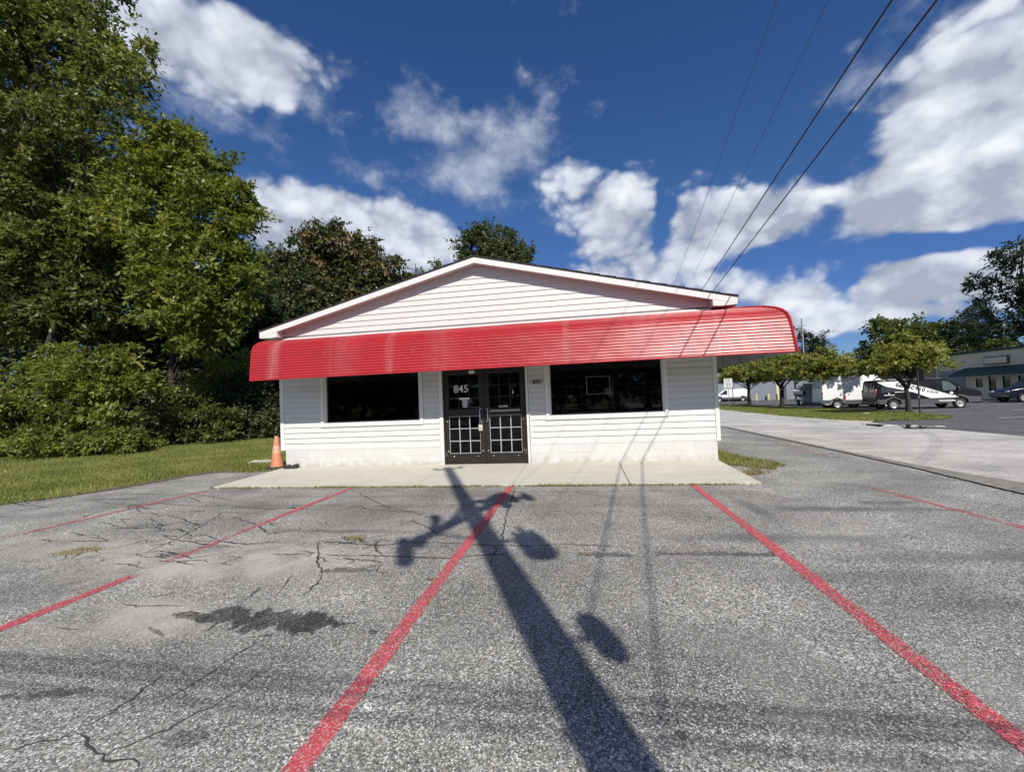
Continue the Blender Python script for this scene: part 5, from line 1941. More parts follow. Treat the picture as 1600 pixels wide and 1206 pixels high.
R2 = np.random.default_rng(5)
lawn_poly = lawn_line[:len(lawn_line) - 6] + [(-5.3, 0.3), (-5.3, 13), (-30, 13), (-30, -6)]
blades('lawn_grass', 330000, poly_sampler(lawn_poly, R2, 0.006, falloff=11.0), 0.07, 0.010, 'grass', R2, label='short green grass of the lawn between the lot and the wood')
blades('lawn_grass', 2200, poly_sampler([(4.57, 0.0), (5.25, -0.75), (5.7, -0.15), (5.4, 0.5), (5.2, 1.6), (5.05, 3.2), (4.57, 4.2)], R2, 0.004), 0.09, 0.008, 'grass', R2, label='patch of grass at the corner of the shop by the walk')
blades('lawn_grass', 5000, poly_sampler([(4.6, 8.0), (6.2, 7.5), (7.3, 8.8), (7.5, 11.0), (7.5, 30), (4.6, 30)], R2, 0.004), 0.09, 0.012, 'grass', R2, label='grass strip beside the road behind the shop')
blades('verge_grass', 90000, poly_sampler(VERGE, R2, 0.008, hf=True, falloff=26), 0.09, 0.02, 'grass', R2, label='mown grass of the verge under the street trees')


def weeds(label, pts, n, spread, hgt, mat='grass', wid=0.006):
    def f(_):
        out = []
        for (px, py) in pts:
            q = on_plane(px, py, 2, 0.0)
            k = max(2, n // len(pts))
            out.append(np.stack([q[0] + R2.normal(0, spread, k), q[1] + R2.normal(0, spread * 0.35, k), np.full(k, 0.0)], 1))
        return np.concatenate(out)
    return blades('weeds', 0, f, hgt, wid, mat, R2, None, label, lean=0.8)


def joint_weeds(_):
    xs = np.concatenate([R2.uniform(XL - 0.1, XR, 900), R2.normal(-2.6, 0.35, 500), R2.normal(1.45, 0.3, 420), R2.normal(2.4, 0.7, 500), R2.normal(-1.3, 0.5, 420), R2.normal(-4.6, 0.4, 300), R2.normal(0.0, 0.3, 150), R2.normal(3.8, 0.25, 140)])
    xs = xs[(xs > XL - 0.15) & (xs < XR + 0.02)]
    return np.stack([xs, -2.012 + R2.normal(0, 0.014, len(xs)), np.full(len(xs), 0.0)], 1)


blades('joint_weeds', 0, joint_weeds, 0.045, 0.006, 'grass', R2, None, 'small weeds in the joint between the walk and the lot', lean=1.0)
weeds('dry grass tuft in the cracked asphalt near the lawn', [(100, 866), (115, 864), (130, 860), (145, 858)], 260, 0.10, 0.035, 'straw')
weeds('small tuft of dry weed in a crack below the walk', [(553, 842), (560, 843)], 130, 0.05, 0.05, 'straw')
weeds('dry weeds around the outer corner of the walk', [(1172, 742), (1178, 738), (1184, 740), (1176, 728), (1196, 730)], 420, 0.10, 0.11, 'straw')
weeds('green clover at the lawn end by the traffic cone', [(408, 733), (420, 731), (398, 736), (430, 729), (385, 737)], 1500, 0.16, 0.05, 'grass', 0.009)

# street trees on the verge: one tree, then copies turned and scaled
def pear(rng):
    foot = (0, 0, 0)
    E = [((0, 0, 3.6), (1.6, 1.6, 1.1)), ((1.0, 0.2, 3.3), (1.25, 1.2, 0.95)), ((-1.1, -0.1, 3.2), (1.2, 1.2, 0.95)), ((0.2, 0.9, 3.3), (1.2, 1.1, 1.0)), ((0, -0.9, 3.4), (1.25, 1.1, 0.85)), ((0.3, 0, 4.4), (0.95, 0.95, 0.6)), ((1.6, -0.3, 3.0), (0.7, 0.7, 0.45)), ((-1.7, 0.2, 3.0), (0.65, 0.7, 0.45))]
    return make_tree('street_tree', None, 'tree', foot, E, rng, spacing=0.66, clump_r=0.5, twigs=11, per_twig=8, length=0.17, width=0.10, leafmat='leaf_pear', bark='bark_dark', trunk_r=0.15, group='street trees on the verge', limbs=44, tint0=0.60, tvar=0.17, droop=0.3, trunk_top=(0.1, 0, 4.2))


pear0 = pear(np.random.default_rng(77))
PEARS = [((1421, 645), (1.06, 1.0), 0.3, 'street tree in front of the black van with white stripe'), ((1297, 638), (1.25, 1.03), 2.2, 'street tree in front of the white box trailer, beside the boat'),
         ((1222, 635.5), (1.5, 1.18), 4.0, 'street tree between the boat and the row of yellow bollards'), ((1171, 632.5), (1.5, 1.12), 5.4, 'street tree beside the white work van, farthest along the verge')]
for i, ((px, py), s, rz, lab) in enumerate(PEARS):
    o = pear0 if i == 0 else copy_tree(pear0)
    g = on_ground(px, py)
    o.location = (g[0], g[1], g[2])
    o.rotation_euler = (0, 0, rz)
    o.scale = (s[0], s[0], s[1])
    o['label'] = lab

# far trees beyond the lots: three crowns, then copies
def far_tree(kind, rng):
    if kind == 0:
        E = [((0, 0, 7.2), (3.4, 3.4, 3.0)), ((1.8, 0, 5.6), (2.6, 2.6, 2.4)), ((-2.0, 0.3, 5.4), (2.6, 2.6, 2.3)), ((0.4, 0, 9.6), (2.2, 2.2, 1.6)), ((0, 0, 3.6), (3.4, 3.2, 2.2))]
        return make_tree('far_tree', None, 'tree', (0, 0, 0), E, rng, spacing=1.35, clump_r=1.1, twigs=9, per_twig=7, length=0.42, width=0.24, leafmat='leaf_wood', trunk_r=0.28, limbs=20, tint0=0.22, tvar=0.12, group='trees beyond the far lots')
    if kind == 1:
        E = [((0, 0, 9.0), (2.2, 2.2, 2.4)), ((0.3, 0, 11.6), (1.3, 1.3, 1.6)), ((0, 0, 6.2), (2.8, 2.8, 2.0)), ((0, 0, 3.6), (3.0, 3.0, 1.8)), ((1.2, 0.4, 7.6), (1.8, 1.6, 0.9)), ((-1.4, 0, 8.4), (1.6, 1.5, 0.8))]
        return make_tree('far_tree', None, 'tree', (0, 0, 0), E, rng, spacing=1.3, clump_r=0.95, twigs=10, per_twig=7, length=0.42, width=0.16, leafmat='leaf_pine', trunk_r=0.25, limbs=26, tint0=0.42, tvar=0.14, droop=0.1, group='trees beyond the far lots')
    E = [((0, 0, 15.5), (2.6, 2.4, 1.7)), ((2.2, 0.4, 13.6), (2.4, 2.0, 1.2)), ((-2.6, 0, 13.4), (2.2, 1.9, 1.2)), ((-1.6, 0.3, 11.0), (2.8, 2.0, 1.2)), ((2.4, -0.3, 10.0), (2.6, 2.0, 1.3)), ((0.3, 0, 12.4), (2.2, 2.0, 1.3)), ((-0.6, 0, 8.0), (3.0, 2.4, 1.4)), ((1.4, 0, 6.4), (2.6, 2.2, 1.2)), ((-2.8, 0, 9.2), (1.4, 1.2, 0.8))]
    return make_tree('far_pine', None, 'tree', (0, 0, 0), E, rng, spacing=1.15, clump_r=0.85, twigs=11, per_twig=7, length=0.36, width=0.14, leafmat='leaf_pine', trunk_r=0.32, limbs=40, tint0=0.36, tvar=0.14, droop=0.05, group='trees beyond the far lots')


protos = [far_tree(0, np.random.default_rng(1)), far_tree(1, np.random.default_rng(2)), far_tree(2, np.random.default_rng(3))]
used = [False] * 3
HEIGHTS = [11.2, 13.2, 17.4]
# (kind, photo column of the trunk, photo row of the top, distance, label)
FAR = [(1, 1262, 505, 105, 'dark pointed tree behind the thin mast at the end of the red awning'), (1, 1284, 514, 104, 'dark pointed tree beside the one behind the thin mast'),
       (0, 1316, 572, 112, 'low far tree in the gap between two street trees'), (1, 1352, 532, 92, 'dark small tree behind the rear of the black van'), (0, 1340, 560, 96, 'low dark tree behind the white box trailer'),
       (0, 1398, 486, 84, 'tall rounded tree behind the street tree by the black van'), (0, 1420, 500, 80, 'second rounded tree behind the street tree by the black van'), (0, 1450, 496, 90, 'rounded tree above the edge of the beige shop roof'),
       (0, 1476, 496, 86, 'rounded tree behind the roof corner of the beige shop'), (1, 1499, 482, 82, 'pointed evergreen above the beige shop roof'), (2, 1540, 472, 74, 'spreading dark pine behind the wall sign of the beige shop'),
       (0, 1528, 540, 70, 'low tree on the roofline of the beige shop'), (2, 1618, 366, 62, 'tallest dark pine, cut by the edge of the photo, above the beige shop'), (0, 1570, 520, 68, 'leafy tree below the tallest pine, behind the beige shop'), (0, 1604, 530, 66, 'leafy tree at the photo edge behind the beige shop'),
       (2, 1665, 420, 70, 'dark pine beyond the tallest pine at the photo edge'), (0, 1228, 556, 112, 'far tree seen low between the awning and the street trees'), (0, 1182, 552, 112, 'far tree seen low above the white work van'), (0, 1148, 548, 98, 'far tree seen beside the shop corner, behind the speed limit sign'),
       (0, 1122, 542, 96, 'far tree just beside the shop corner under the awning'), (0, 1290, 566, 118, 'far low tree behind the boat'), (0, 1375, 540, 96, 'far tree behind the roof of the black van')]
for (kind, px, top, dist, lab) in FAR:
    d = ray(px, 603)
    d2 = d[:2] / np.linalg.norm(d[:2])
    p = CAM_LOC[:2] + d2 * dist
    dt = ray(px, top)
    ztop = CAM_LOC[2] + dt[2] / np.linalg.norm(dt[:2]) * dist
    z0 = height(p[0])
    s = (ztop - z0) / HEIGHTS[kind]
    o = protos[kind] if not used[kind] else copy_tree(protos[kind])
    used[kind] = True
    o.location = (p[0], p[1], z0 - 0.05)
    o.rotation_euler = (0, 0, RNG.uniform(0, 6.28))
    w = s * RNG.uniform(0.95, 1.15) if kind == 0 else s
    o.scale = (w, w, s)
    o['label'] = lab


# ------------------------------------------------------------------ vehicles and yard beyond the road
def wheel(parent, x, y, r, w, name='wheel', label=None):
    wl = MB().lathe([(r * 0.62, -w / 2), (r * 0.93, -w / 2), (r, -w * 0.36), (r, w * 0.36), (r * 0.93, w / 2), (r * 0.62, w / 2)], (x, y, r), 1, 28, False).build(name, M['tyre'], parent, smooth=40)
    s = -1 if y < 0 else 1
    MB().lathe([(r * 0.63, s * w * 0.1), (r * 0.62, s * w * 0.47), (r * 0.50, s * w * 0.40), (r * 0.42, s * w * 0.28), (r * 0.22, s * w * 0.30), (r * 0.18, s * w * 0.42), (r * 0.02, s * w * 0.43)], (x, y, r), 1, 24).build('rim', M['rim'], wl, smooth=35)
    return wl


def shell(prof, W, belt, taper, top_round=0.0):
    """vehicle body: side outline (x, z) given width W, leaning in above the belt line"""
    mb = MB()
    n = len(prof)
    vs = []
    for s in (-1, 1):
        for (x, z) in prof:
            y = W / 2 - max(0.0, z - belt) * taper
            vs.append((x, s * y, z))
    fs = [(i, (i + 1) % n, n + (i + 1) % n, n + i) for i in range(n)]
    mb.add(vs, fs)
    mb.f.append(tuple(range(n))[::-1])
    mb.f.append(tuple(range(n, 2 * n)))
    return mb


def shell_build(prof, W, belt, taper, name, mat, parent, bevel=0.05):
    me = shell(prof, W, belt, taper).mesh(name, M[mat])
    bm = bmesh.new()
    bm.from_mesh(me)
    big = [f for f in bm.faces if len(f.verts) > 4]
    edges = list({e for f in big for e in f.edges})
    bmesh.ops.bevel(bm, geom=edges, offset=bevel, segments=3, profile=0.6, affect='EDGES', clamp_overlap=True)
    bmesh.ops.triangulate(bm, faces=[f for f in bm.faces if len(f.verts) > 4])
    bm.to_mesh(me)
    bm.free()
    me.polygons.foreach_set('use_smooth', [True] * len(me.polygons))
    me.set_sharp_from_angle(angle=rad(40))
    return link(name, me, parent)


def side_panel(poly, W, belt, taper, s, off=0.012, th=0.02):
    """a flat panel lying on the side of a shell: polygon (x, z) on side s"""
    vs = []
    for o in (off, off - th):
        for (x, z) in poly:
            y = W / 2 - max(0.0, z - belt) * taper + o
            vs.append((x, s * y, z))
    n = len(poly)
    return MB().add(vs, [tuple(range(n)), tuple(range(n, 2 * n))[::-1]] + [(i, (i + 1) % n, n + (i + 1) % n, n + i) for i in range(n)])


def arch(x, r, z0=0.0, n=9):
    return [(x + r * math.cos(math.pi - math.pi * i / n), max(z0, 0.36 + (r - 0.02) * math.sin(math.pi * i / n))) for i in range(n + 1)]


def panel_van(name, label, loc, rz, mat, low_mat, length=5.98, W=2.06, H=2.08, wb=3.75, stripe=False, group=None, windows=True):
    t = thing(name, label, 'van', loc, rz, group)
    xr, xf = -length / 2, length / 2
    ax_r = xr + 1.02
    ax_f = ax_r + wb
    z0 = 0.30
    prof = [(xr, z0 + 0.1), (xr - 0.0, 1.0), (xr + 0.07, H - 0.14), (xr + 0.16, H - 0.02), (xr + 0.8, H + 0.02), (xf - 2.1, H), (xf - 1.72, H - 0.07), (xf - 0.92, 1.40), (xf - 0.22, 1.20), (xf - 0.05, 1.06), (xf, 0.78), (xf - 0.02, z0 + 0.02)]
    under = [(xf - 0.35, z0)] + arch(ax_f, 0.42, z0)[::-1] + arch(ax_r, 0.42, z0)[::-1] + [(xr + 0.3, z0)]
    body = shell_build(prof + under, W, 1.05, 0.13, 'body', mat, t, 0.06)
    for s in (-1, 1):
        if windows:
            side_panel([(xf - 2.12, 1.20), (xf - 1.22, 1.22), (xf - 1.72, 1.80), (xf - 2.05, 1.84), (xf - 2.12, 1.82)], W, 1.05, 0.13, s).build('side_window', M['teal_glass' if mat == 'black_car' else 'car_glass'], t)
        lower = [(xr + 0.02, 0.42), (ax_r - 0.46, 0.40), (ax_r - 0.40, 0.62), (ax_r, 0.84), (ax_r + 0.40, 0.62), (ax_r + 0.46, 0.36), (ax_f - 0.46, 0.36), (ax_f - 0.40, 0.62), (ax_f, 0.84), (ax_f + 0.4, 0.62), (ax_f + 0.46, 0.38), (xf - 0.1, 0.40), (xf - 0.06, 0.74), (ax_f + 0.5, 0.78), (ax_f, 0.93), (ax_f - 0.48, 0.68), (ax_r + 0.48, 0.68), (ax_r, 0.93), (ax_r - 0.48, 0.72), (xr + 0.02, 0.72)]
        side_panel(lower, W, 1.05, 0.13, s, 0.014).build('lower_trim', M[low_mat], t)
        for ax in (ax_r, ax_f):
            wheel(t, ax, s * (W / 2 - 0.12), 0.35, 0.24)
        mb = MB().box(xf - 1.35, xf - 1.22, s * (W / 2 + 0.02) - 0.09, s * (W / 2 + 0.02) + 0.12, 1.18, 1.42)
        mb.build('mirror', M['black'], t, bevel=0.03)
        MB().box(xr - 0.012, xr + 0.06, s * (W / 2 - 0.10) - 0.07, s * (W / 2 - 0.10) + 0.095, 0.88, 1.42).build('tail_lamp', M['red_lens'], t, bevel=0.02)
        MB().box(xf - 0.50, xf - 0.10, s * (W / 2 - 0.16) - 0.12, s * (W / 2 - 0.16) + 0.12, 0.86, 1.02).build('headlight', M['clear_lens'], t, bevel=0.03)
    # windscreen and rear doors
    ws = [(xf - 1.70, H - 0.11), (xf - 1.02, 1.37)]
    MB().add([(ws[0][0] + 0.03, -0.78, ws[0][1]), (ws[0][0] + 0.03, 0.78, ws[0][1]), (ws[1][0] + 0.08, 0.9, ws[1][1] + 0.06), (ws[1][0] + 0.08, -0.9, ws[1][1] + 0.06)], [(0, 1, 2, 3)]).build('windscreen', M['car_glass'], t)
    for s in (-1, 1):
        MB().add([(xr - 0.006, s * 0.03, 0.55), (xr - 0.006, s * 0.86, 0.55), (xr - 0.006, s * 0.86, 1.0), (xr + 0.062, s * 0.79, H - 0.16), (xr + 0.062, s * 0.03, H - 0.16), (xr - 0.006, s * 0.03, 1.0)], [(0, 1, 2, 5), (5, 2, 3, 4)]).build('rear_door', M[mat], t)
        MB().add([(xr + 0.012, s * 0.12, 1.25), (xr + 0.012, s * 0.72, 1.25), (xr + 0.045, s * 0.66, H - 0.28), (xr + 0.045, s * 0.12, H - 0.28)], [(0, 1, 2, 3)]).build('rear_window', M['car_glass'], t)
    MB().box(xr - 0.10, xr + 0.05, -W / 2 + 0.06, W / 2 - 0.06, 0.40, 0.56).build('bumper', M[low_mat], t, bevel=0.03)
    MB().box(xf - 0.10, xf + 0.05, -W / 2 + 0.08, W / 2 - 0.08, 0.34, 0.62).build('bumper', M[low_mat], t, bevel=0.04)
    if stripe:
        s = -1
        P = dict(W=W, belt=1.05, taper=0.13, s=s)
        side_panel([(xr + 0.12, 1.94), (xr + 1.35, 1.95), (xr + 3.0, 1.43), (xf - 1.30, 0.73), (xf - 2.85, 0.72), (xr + 2.05, 1.22), (xr + 0.62, 1.62)], off=0.020, **P).build('side_stripe', M['decal'], t)
        side_panel([(xr + 1.10, 1.175), (xr + 2.15, 1.20), (xr + 2.05, 1.225), (xr + 1.10, 1.215)], off=0.020, **P).build('side_stripe', M['decal'], t)
        side_panel([(xr + 0.30, 1.20), (xr + 1.3, 1.24), (xr + 2.2, 1.27), (xr + 0.95, 1.66), (xr + 0.35, 1.74)], off=0.016, **P).build('side_window', M['car_glass'], t)
        side_panel([(xf - 2.4, 0.50), (xf - 1.48, 0.49), (xf - 1.48, 0.56), (xf - 2.4, 0.56)], off=0.022, **P).build('side_stripe', M['decal'], t)
        side_panel([(xr + 0.46, 0.99), (xr + 1.08, 0.99), (xr + 1.08, 1.04), (xr + 0.46, 1.04)], off=0.016, **P).build('side_decal', M['decal'], t)
        side_panel([(xr + 0.72, 1.07), (xr + 0.80, 1.07), (xr + 0.80, 1.16), (xr + 0.72, 1.16)], off=0.016, **P).build('side_decal', M['decal'], t)
        side_panel([(xf - 1.92, 0.83), (xf - 1.44, 0.83), (xf - 1.44, 0.88), (xf - 1.92, 0.88)], off=0.016, **P).build('door_decal', M['decal'], t)
        MB().lathe([(0.10, -0.004), (0.10, 0.004)], (xf - 1.68, -(W / 2 + 0.018), 1.02), 1, 18).build('door_emblem', M['decal'], t)
        # web address painted along the stripe
        ang = math.atan2(0.72 - 1.95 + 0.35, (xf - 1.9) - (xr + 1.0))
        c = Vector((xr + 2.42, -(W / 2 - (1.33 - 1.05) * 0.13 * 1.0 + 0.026), 1.395))
        tilt = math.atan(0.13)
        mt = Matrix.Translation(c) @ Matrix.Rotation(-ang, 4, 'Y') @ Matrix.Rotation(rad(90) - tilt * 0.5, 4, 'X')
        text('side_lettering', 'SellNC910.com', M['sign_ink'], t, 0.35, mt, 0.014, space=1.12)
        MB().lathe([(0.09, -0.008), (0.09, -0.002)], (xr + 0.02, -0.42, 1.72), 0, 16).build('rear_emblem', M['dark_trim'], t)
    return t


VD = ray(1434, 603)
VD = VD[:2] / np.linalg.norm(VD[:2])
VG = np.append(CAM_LOC[:2] + VD * 41.6, -0.35)
bv_ = panel_van('black_van', 'long black van with a white slanting stripe and web address on its side', VG, rad(-8), 'black_car', 'dark_trim', stripe=True)
bv_.scale = (0.98, 1.0, 1.02)
g = on_ground(1395, 634)
panel_van('white_van', 'white van parked behind the black van, only its roof in view', (VG[0] - 1.5, VG[1] + 4.2, VG[2]), rad(-6), 'white_car', 'dark_trim', length=5.6, wb=3.3, H=2.62, group='white work vans')
g = on_ground(1142, 627)
panel_van('white_van', 'white work van at the far end of the side lot, beside the speed limit sign', (g[0], g[1], g[2]), rad(168), 'white_car', 'dark_trim', length=5.4, wb=3.4, H=2.0, group='white work vans')

# pickup, tail towards the road, partly behind the black van
g = on_ground(1331, 640)
pk = thing('pickup_truck', 'tan pickup truck with its dark tailgate toward the road, behind the black van', 'pickup truck', (g[0] + 2.6, g[1] + 4.2, g[2]), rad(30))
prof = [(-2.7, 0.52), (-2.7, 1.06), (-0.55, 1.08), (-0.50, 1.70), (-0.30, 1.78), (0.75, 1.76), (1.25, 1.14), (2.5, 1.02), (2.75, 0.85), (2.75, 0.5)] + [(2.3, 0.42)] + arch(1.75, 0.45, 0.42)[::-1] + arch(-1.7, 0.45, 0.42)[::-1] + [(-2.4, 0.46)]
shell_build(prof, 1.9, 1.05, 0.22, 'body', 'tan_car', pk, 0.05)
MB().box(-2.74, -2.695, -0.80, 0.80, 0.58, 1.07).build('tailgate', M['dark_trim'], pk, bevel=0.02)
MB().box(-2.86, -2.70, -0.9, 0.9, 0.44, 0.60).build('bumper', M['steel'], pk, bevel=0.03)
for s in (-1, 1):
    MB().box(-2.72, -2.62, s * 0.88 - 0.07, s * 0.88 + 0.075, 0.72, 1.02).build('tail_lamp', M['red_lens'], pk, bevel=0.02)
    side_panel([(-0.42, 1.14), (0.95, 1.16), (0.62, 1.66), (-0.36, 1.68)], 1.9, 1.05, 0.22, s).build('side_window', M['car_glass'], pk)
    for ax in (1.75, -1.7):
        wheel(pk, ax, s * 0.85, 0.37, 0.25)
MB().add([(-0.535, -0.6, 1.2), (-0.535, 0.6, 1.2), (-0.51, 0.58, 1.62), (-0.51, -0.58, 1.62)], [(0, 1, 2, 3)]).build('rear_window', M['car_glass'], pk)
MB().add([(0.80, -0.66, 1.72), (0.80, 0.66, 1.72), (1.24, 0.8, 1.18), (1.24, -0.8, 1.18)], [(0, 1, 2, 3)]).build('windscreen', M['car_glass'], pk)
MB().box(-2.6, -0.6, -0.78, 0.78, 1.075, 1.12).build('bed_cover', M['black'], pk, bevel=0.02)

# white box trailer
g0, g1 = on_ground(1301, 638), on_ground(1272, 634)
tr_ = thing('box_trailer', 'tall white box trailer behind the street tree, its end wall in shade', 'trailer', (g0[0] + 1.6, g0[1] + 5.0, g0[2]), rad(4))
tr_.scale = (1.0, 1.0, 0.88)
LT, WT, HT = 7.2, 2.5, 2.55
bx = MB().box(0, LT, 0, WT, 0.42, HT).build('box', M['trailer'], tr_, bevel=0.05)
for i in range(1, 9):
    x = LT * i / 9
    MB().box(x - 0.012, x + 0.012, -0.004, 0.0, 0.5, HT - 0.08).build('seam', M['wall_side'], bx)
MB().box(-0.012, -0.002, 0.08, WT / 2 - 0.01, 0.52, HT - 0.1).build('rear_door', M['metal_wall'], tr_)  # both white doors coloured blue grey, the end's shade put into the colour
MB().box(-0.012, -0.002, WT / 2 + 0.01, WT - 0.08, 0.52, HT - 0.1).build('rear_door', M['metal_wall'], tr_)
MB().box(-0.05, -0.013, 0.3, WT - 0.4, 1.78, 1.86).build('rear_vent', M['dark_trim'], tr_)
for y in (WT / 2 - 0.12, WT / 2 + 0.12):
    MB().tube([(-0.03, y, 0.5), (-0.03, y, HT - 0.12)], 0.015, 6).build('latch_rod', M['steel'], tr_)
MB().box(0.05, LT, 0.05, WT - 0.05, 0.30, 0.42).build('chassis', M['black'], tr_)
for x in (3.4, 4.3):
    wheel(tr_, x, -0.02 + 0.14, 0.34, 0.22)
    wheel(tr_, x, WT - 0.12, 0.34, 0.22)
MB().tube([(LT, WT / 2, 0.36), (LT + 1.1, WT / 2, 0.40)], 0.06, 8).build('drawbar', M['black'], tr_)
MB().tube([(LT - 0.1, 0.3, 0.3), (LT - 0.1, 0.3, 0.0)], 0.03, 8).build('jack', M['steel'], tr_)
MB().prism([(-0.25, 0.0), (0.1, 0.3), (0.1, 0.42), (-0.25, 0.42)], 1, 0.1, WT - 0.1).build('underrun_bar', M['black'], tr_)

# boat on its trailer
g = on_ground(1260, 637)
g = np.append(CAM_LOC[:2] + (g[:2] - CAM_LOC[:2]) * 1.16, -0.35)
bt = thing('motor_boat', 'small white motor boat with red stripes between two street trees', 'boat', (g[0], g[1], g[2] + 0.58), rad(82))
bt.scale = (1.0, 1.0, 1.1)
L = 5.0


def hull(z_lo, z_hi, mat, name, inset=0.0):
    st = []
    for i in range(13):
        s = i / 12
        x = -L / 2 + L * s
        w = 1.02 * (1 - max(0, (s - 0.45) / 0.55) ** 2.2) + 0.02
        keel = 0.0 + 0.42 * max(0, (s - 0.55) / 0.45) ** 2
        sheer = 0.80 + 0.16 * s * s
        st.append((x, w, keel, sheer))
    mb = MB()
    for (x, w, k, sh) in st:
        za, zb = k + (sh - k) * z_lo, k + (sh - k) * z_hi
        wa, wb = w * (0.45 + 0.55 * min(1, z_lo * 1.6)), w * (0.45 + 0.55 * min(1, z_hi * 1.6))
        if z_lo == 0:
            wa = 0.02
        mb.v += [(x, -wb, zb), (x, -wa, za), (x, wa, za), (x, wb, zb)]
    n = len(st)
    for i in range(n - 1):
        for k in range(3):
            if k == 1 and z_lo > 0:
                continue
            mb.f.append((i * 4 + k, i * 4 + k + 1, i * 4 + 4 + k + 1, i * 4 + 4 + k))
    mb.f.append((0, 1, 2, 3)) if z_lo == 0 else None
    return mb.build(name, M[mat], bt, smooth=50)


hull(0.0, 0.42, 'boat', 'hull')
hull(0.42, 0.54, 'boat_grey', 'side_band')
hull(0.54, 0.66, 'boat_red', 'side_stripe')
hull(0.66, 1.0, 'boat', 'topsides')
MB().add([(-L / 2, -1.0, 0.79), (-L / 2, 1.0, 0.79), (0.2, 1.03, 0.82), (1.6, 0.7, 0.90), (2.48, 0.03, 0.955), (1.6, -0.7, 0.90), (0.2, -1.03, 0.82)], [(0, 1, 2, 3, 4, 5, 6)]).build('deck', M['boat'], bt)
MB().add([(0.3, -0.75, 0.83), (0.3, 0.75, 0.83), (-0.02, 0.62, 1.28), (-0.02, -0.62, 1.28), (0.9, 0.0, 0.88), (0.25, 0.0, 1.3)], [(0, 4, 5, 3), (4, 1, 2, 5)]).build('windscreen', M['car_glass'], bt)
MB().box(-2.85, -2.5, -0.22, 0.22, 0.35, 1.20).build('engine_cover', M['black'], bt, bevel=0.08)
MB().box(-2.72, -2.6, -0.06, 0.06, -0.25, 0.36).build('engine_leg', M['black'], bt, bevel=0.02)
MB().box(-1.9, -0.5, -0.7, 0.7, 0.82, 0.95).build('seat', M['black'], bt, bevel=0.05)
b2 = thing('boat_trailer', 'low steel trailer carrying the small white motor boat', 'trailer', (g[0], g[1], g[2]), rad(82))
b2.scale = (1.0, 1.0, 1.0)
MB().box(-2.2, 2.9, -0.62, -0.54, 0.42, 0.52).box(-2.2, 2.9, 0.54, 0.62, 0.42, 0.52).box(-2.2, -2.1, -0.54, 0.54, 0.42, 0.52).box(1.2, 1.3, -0.54, 0.54, 0.42, 0.52).build('frame', M['steel'], b2)
MB().tube([(2.9, -0.58, 0.47), (3.6, 0, 0.47), (2.9, 0.58, 0.47)], 0.04, 6).build('drawbar', M['steel'], b2)
for s in (-1, 1):
    wheel(b2, -0.8, s * 0.95, 0.30, 0.18)
    MB().tube([(-2.0, s * 0.95, 0.47), (-2.0, s * 0.95, 1.75)], 0.035, 6).build('guide_post', M['decal'], b2)
    MB().box(-2.25, -2.18, s * 0.8 - 0.12, s * 0.8 + 0.12, 0.4, 0.55).build('tail_lamp', M['red_lens'], b2)

# dark car at the edge of the photograph
g = on_ground(1586, 629)
sv = thing('parked_suv', 'dark navy estate car cut off by the photo edge in front of the beige shop', 'car', (g[0] + 2.2, g[1] + 0.9, g[2]), rad(176))
prof = [(-2.3, 0.5), (-2.32, 1.0), (-2.1, 1.62), (-1.9, 1.72), (0.1, 1.74), (0.5, 1.62), (1.2, 1.12), (2.15, 0.98), (2.32, 0.8), (2.34, 0.45), (2.0, 0.32)] + arch(1.45, 0.42, 0.32)[::-1] + arch(-1.4, 0.42, 0.32)[::-1] + [(-2.0, 0.36)]
shell_build(prof, 1.88, 1.02, 0.26, 'body', 'navy_car', sv, 0.06)
for s in (-1, 1):
    side_panel([(-1.95, 1.12), (-0.75, 1.10), (-0.75, 1.60), (-1.80, 1.60)], 1.88, 1.02, 0.26, s).build('side_window', M['car_glass'], sv)
    side_panel([(-0.68, 1.10), (0.85, 1.10), (0.32, 1.60), (-0.68, 1.61)], 1.88, 1.02, 0.26, s).build('side_window', M['car_glass'], sv)
    for ax in (1.45, -1.4):
        wheel(sv, ax, s * 0.84, 0.36, 0.24)
    MB().box(-2.33, -2.2, s * 0.8 - 0.1, s * 0.8 + 0.1, 0.85, 1.15).build('tail_lamp', M['red_lens'], sv, bevel=0.02)
    MB().box(2.1, 2.32, s * 0.68 - 0.14, s * 0.68 + 0.14, 0.78, 0.92).build('headlight', M['clear_lens'], sv, bevel=0.02)
MB().add([(0.52, -0.66, 1.58), (0.52, 0.66, 1.58), (1.18, 0.78, 1.16), (1.18, -0.78, 1.16)], [(0, 1, 2, 3)]).build('windscreen', M['car_glass'], sv)

# ---- beige shop with green awning
sh2 = thing('beige_shop', 'low beige shop with a green awning and a blank wall sign', 'building', (39.1, 38.0, -0.35), rad(-90))
HB = 4.42
W_SH = 26.0
ops = [(0.72, 1.40, 1.15, 2.02, 'w'), (1.98, 2.70, 0.30, 2.15, 'd'), (3.28, 4.0, 0.30, 2.15, 'd'), (4.65, 5.7, 1.15, 2.1, 'w'), (8, 9.2, 0.05, 2.15, 'd')]
wl = MB()
xprev = -3.7
for (a, b, z0, z1, k) in ops:
    wl.box(xprev, a, 0, 0.25, 0, HB)
    wl.box(a, b, 0, 0.25, 0, z0)
    wl.box(a, b, 0, 0.25, z1, HB)
    xprev = b
wl.box(xprev, W_SH, 0, 0.25, 0, HB)
wl.box(-3.7, -3.45, 0.25, 14, 0, HB).box(-3.45, W_SH, 13.75, 14, 0, HB).box(W_SH - 0.25, W_SH, 0.25, 13.75, 0, HB)
wl.build('wall', M['stucco'], sh2)
MB().box(-3.8, W_SH + 0.1, -0.12, 14.1, HB, HB + 0.20).build('roof', M['green_awning'], sh2)
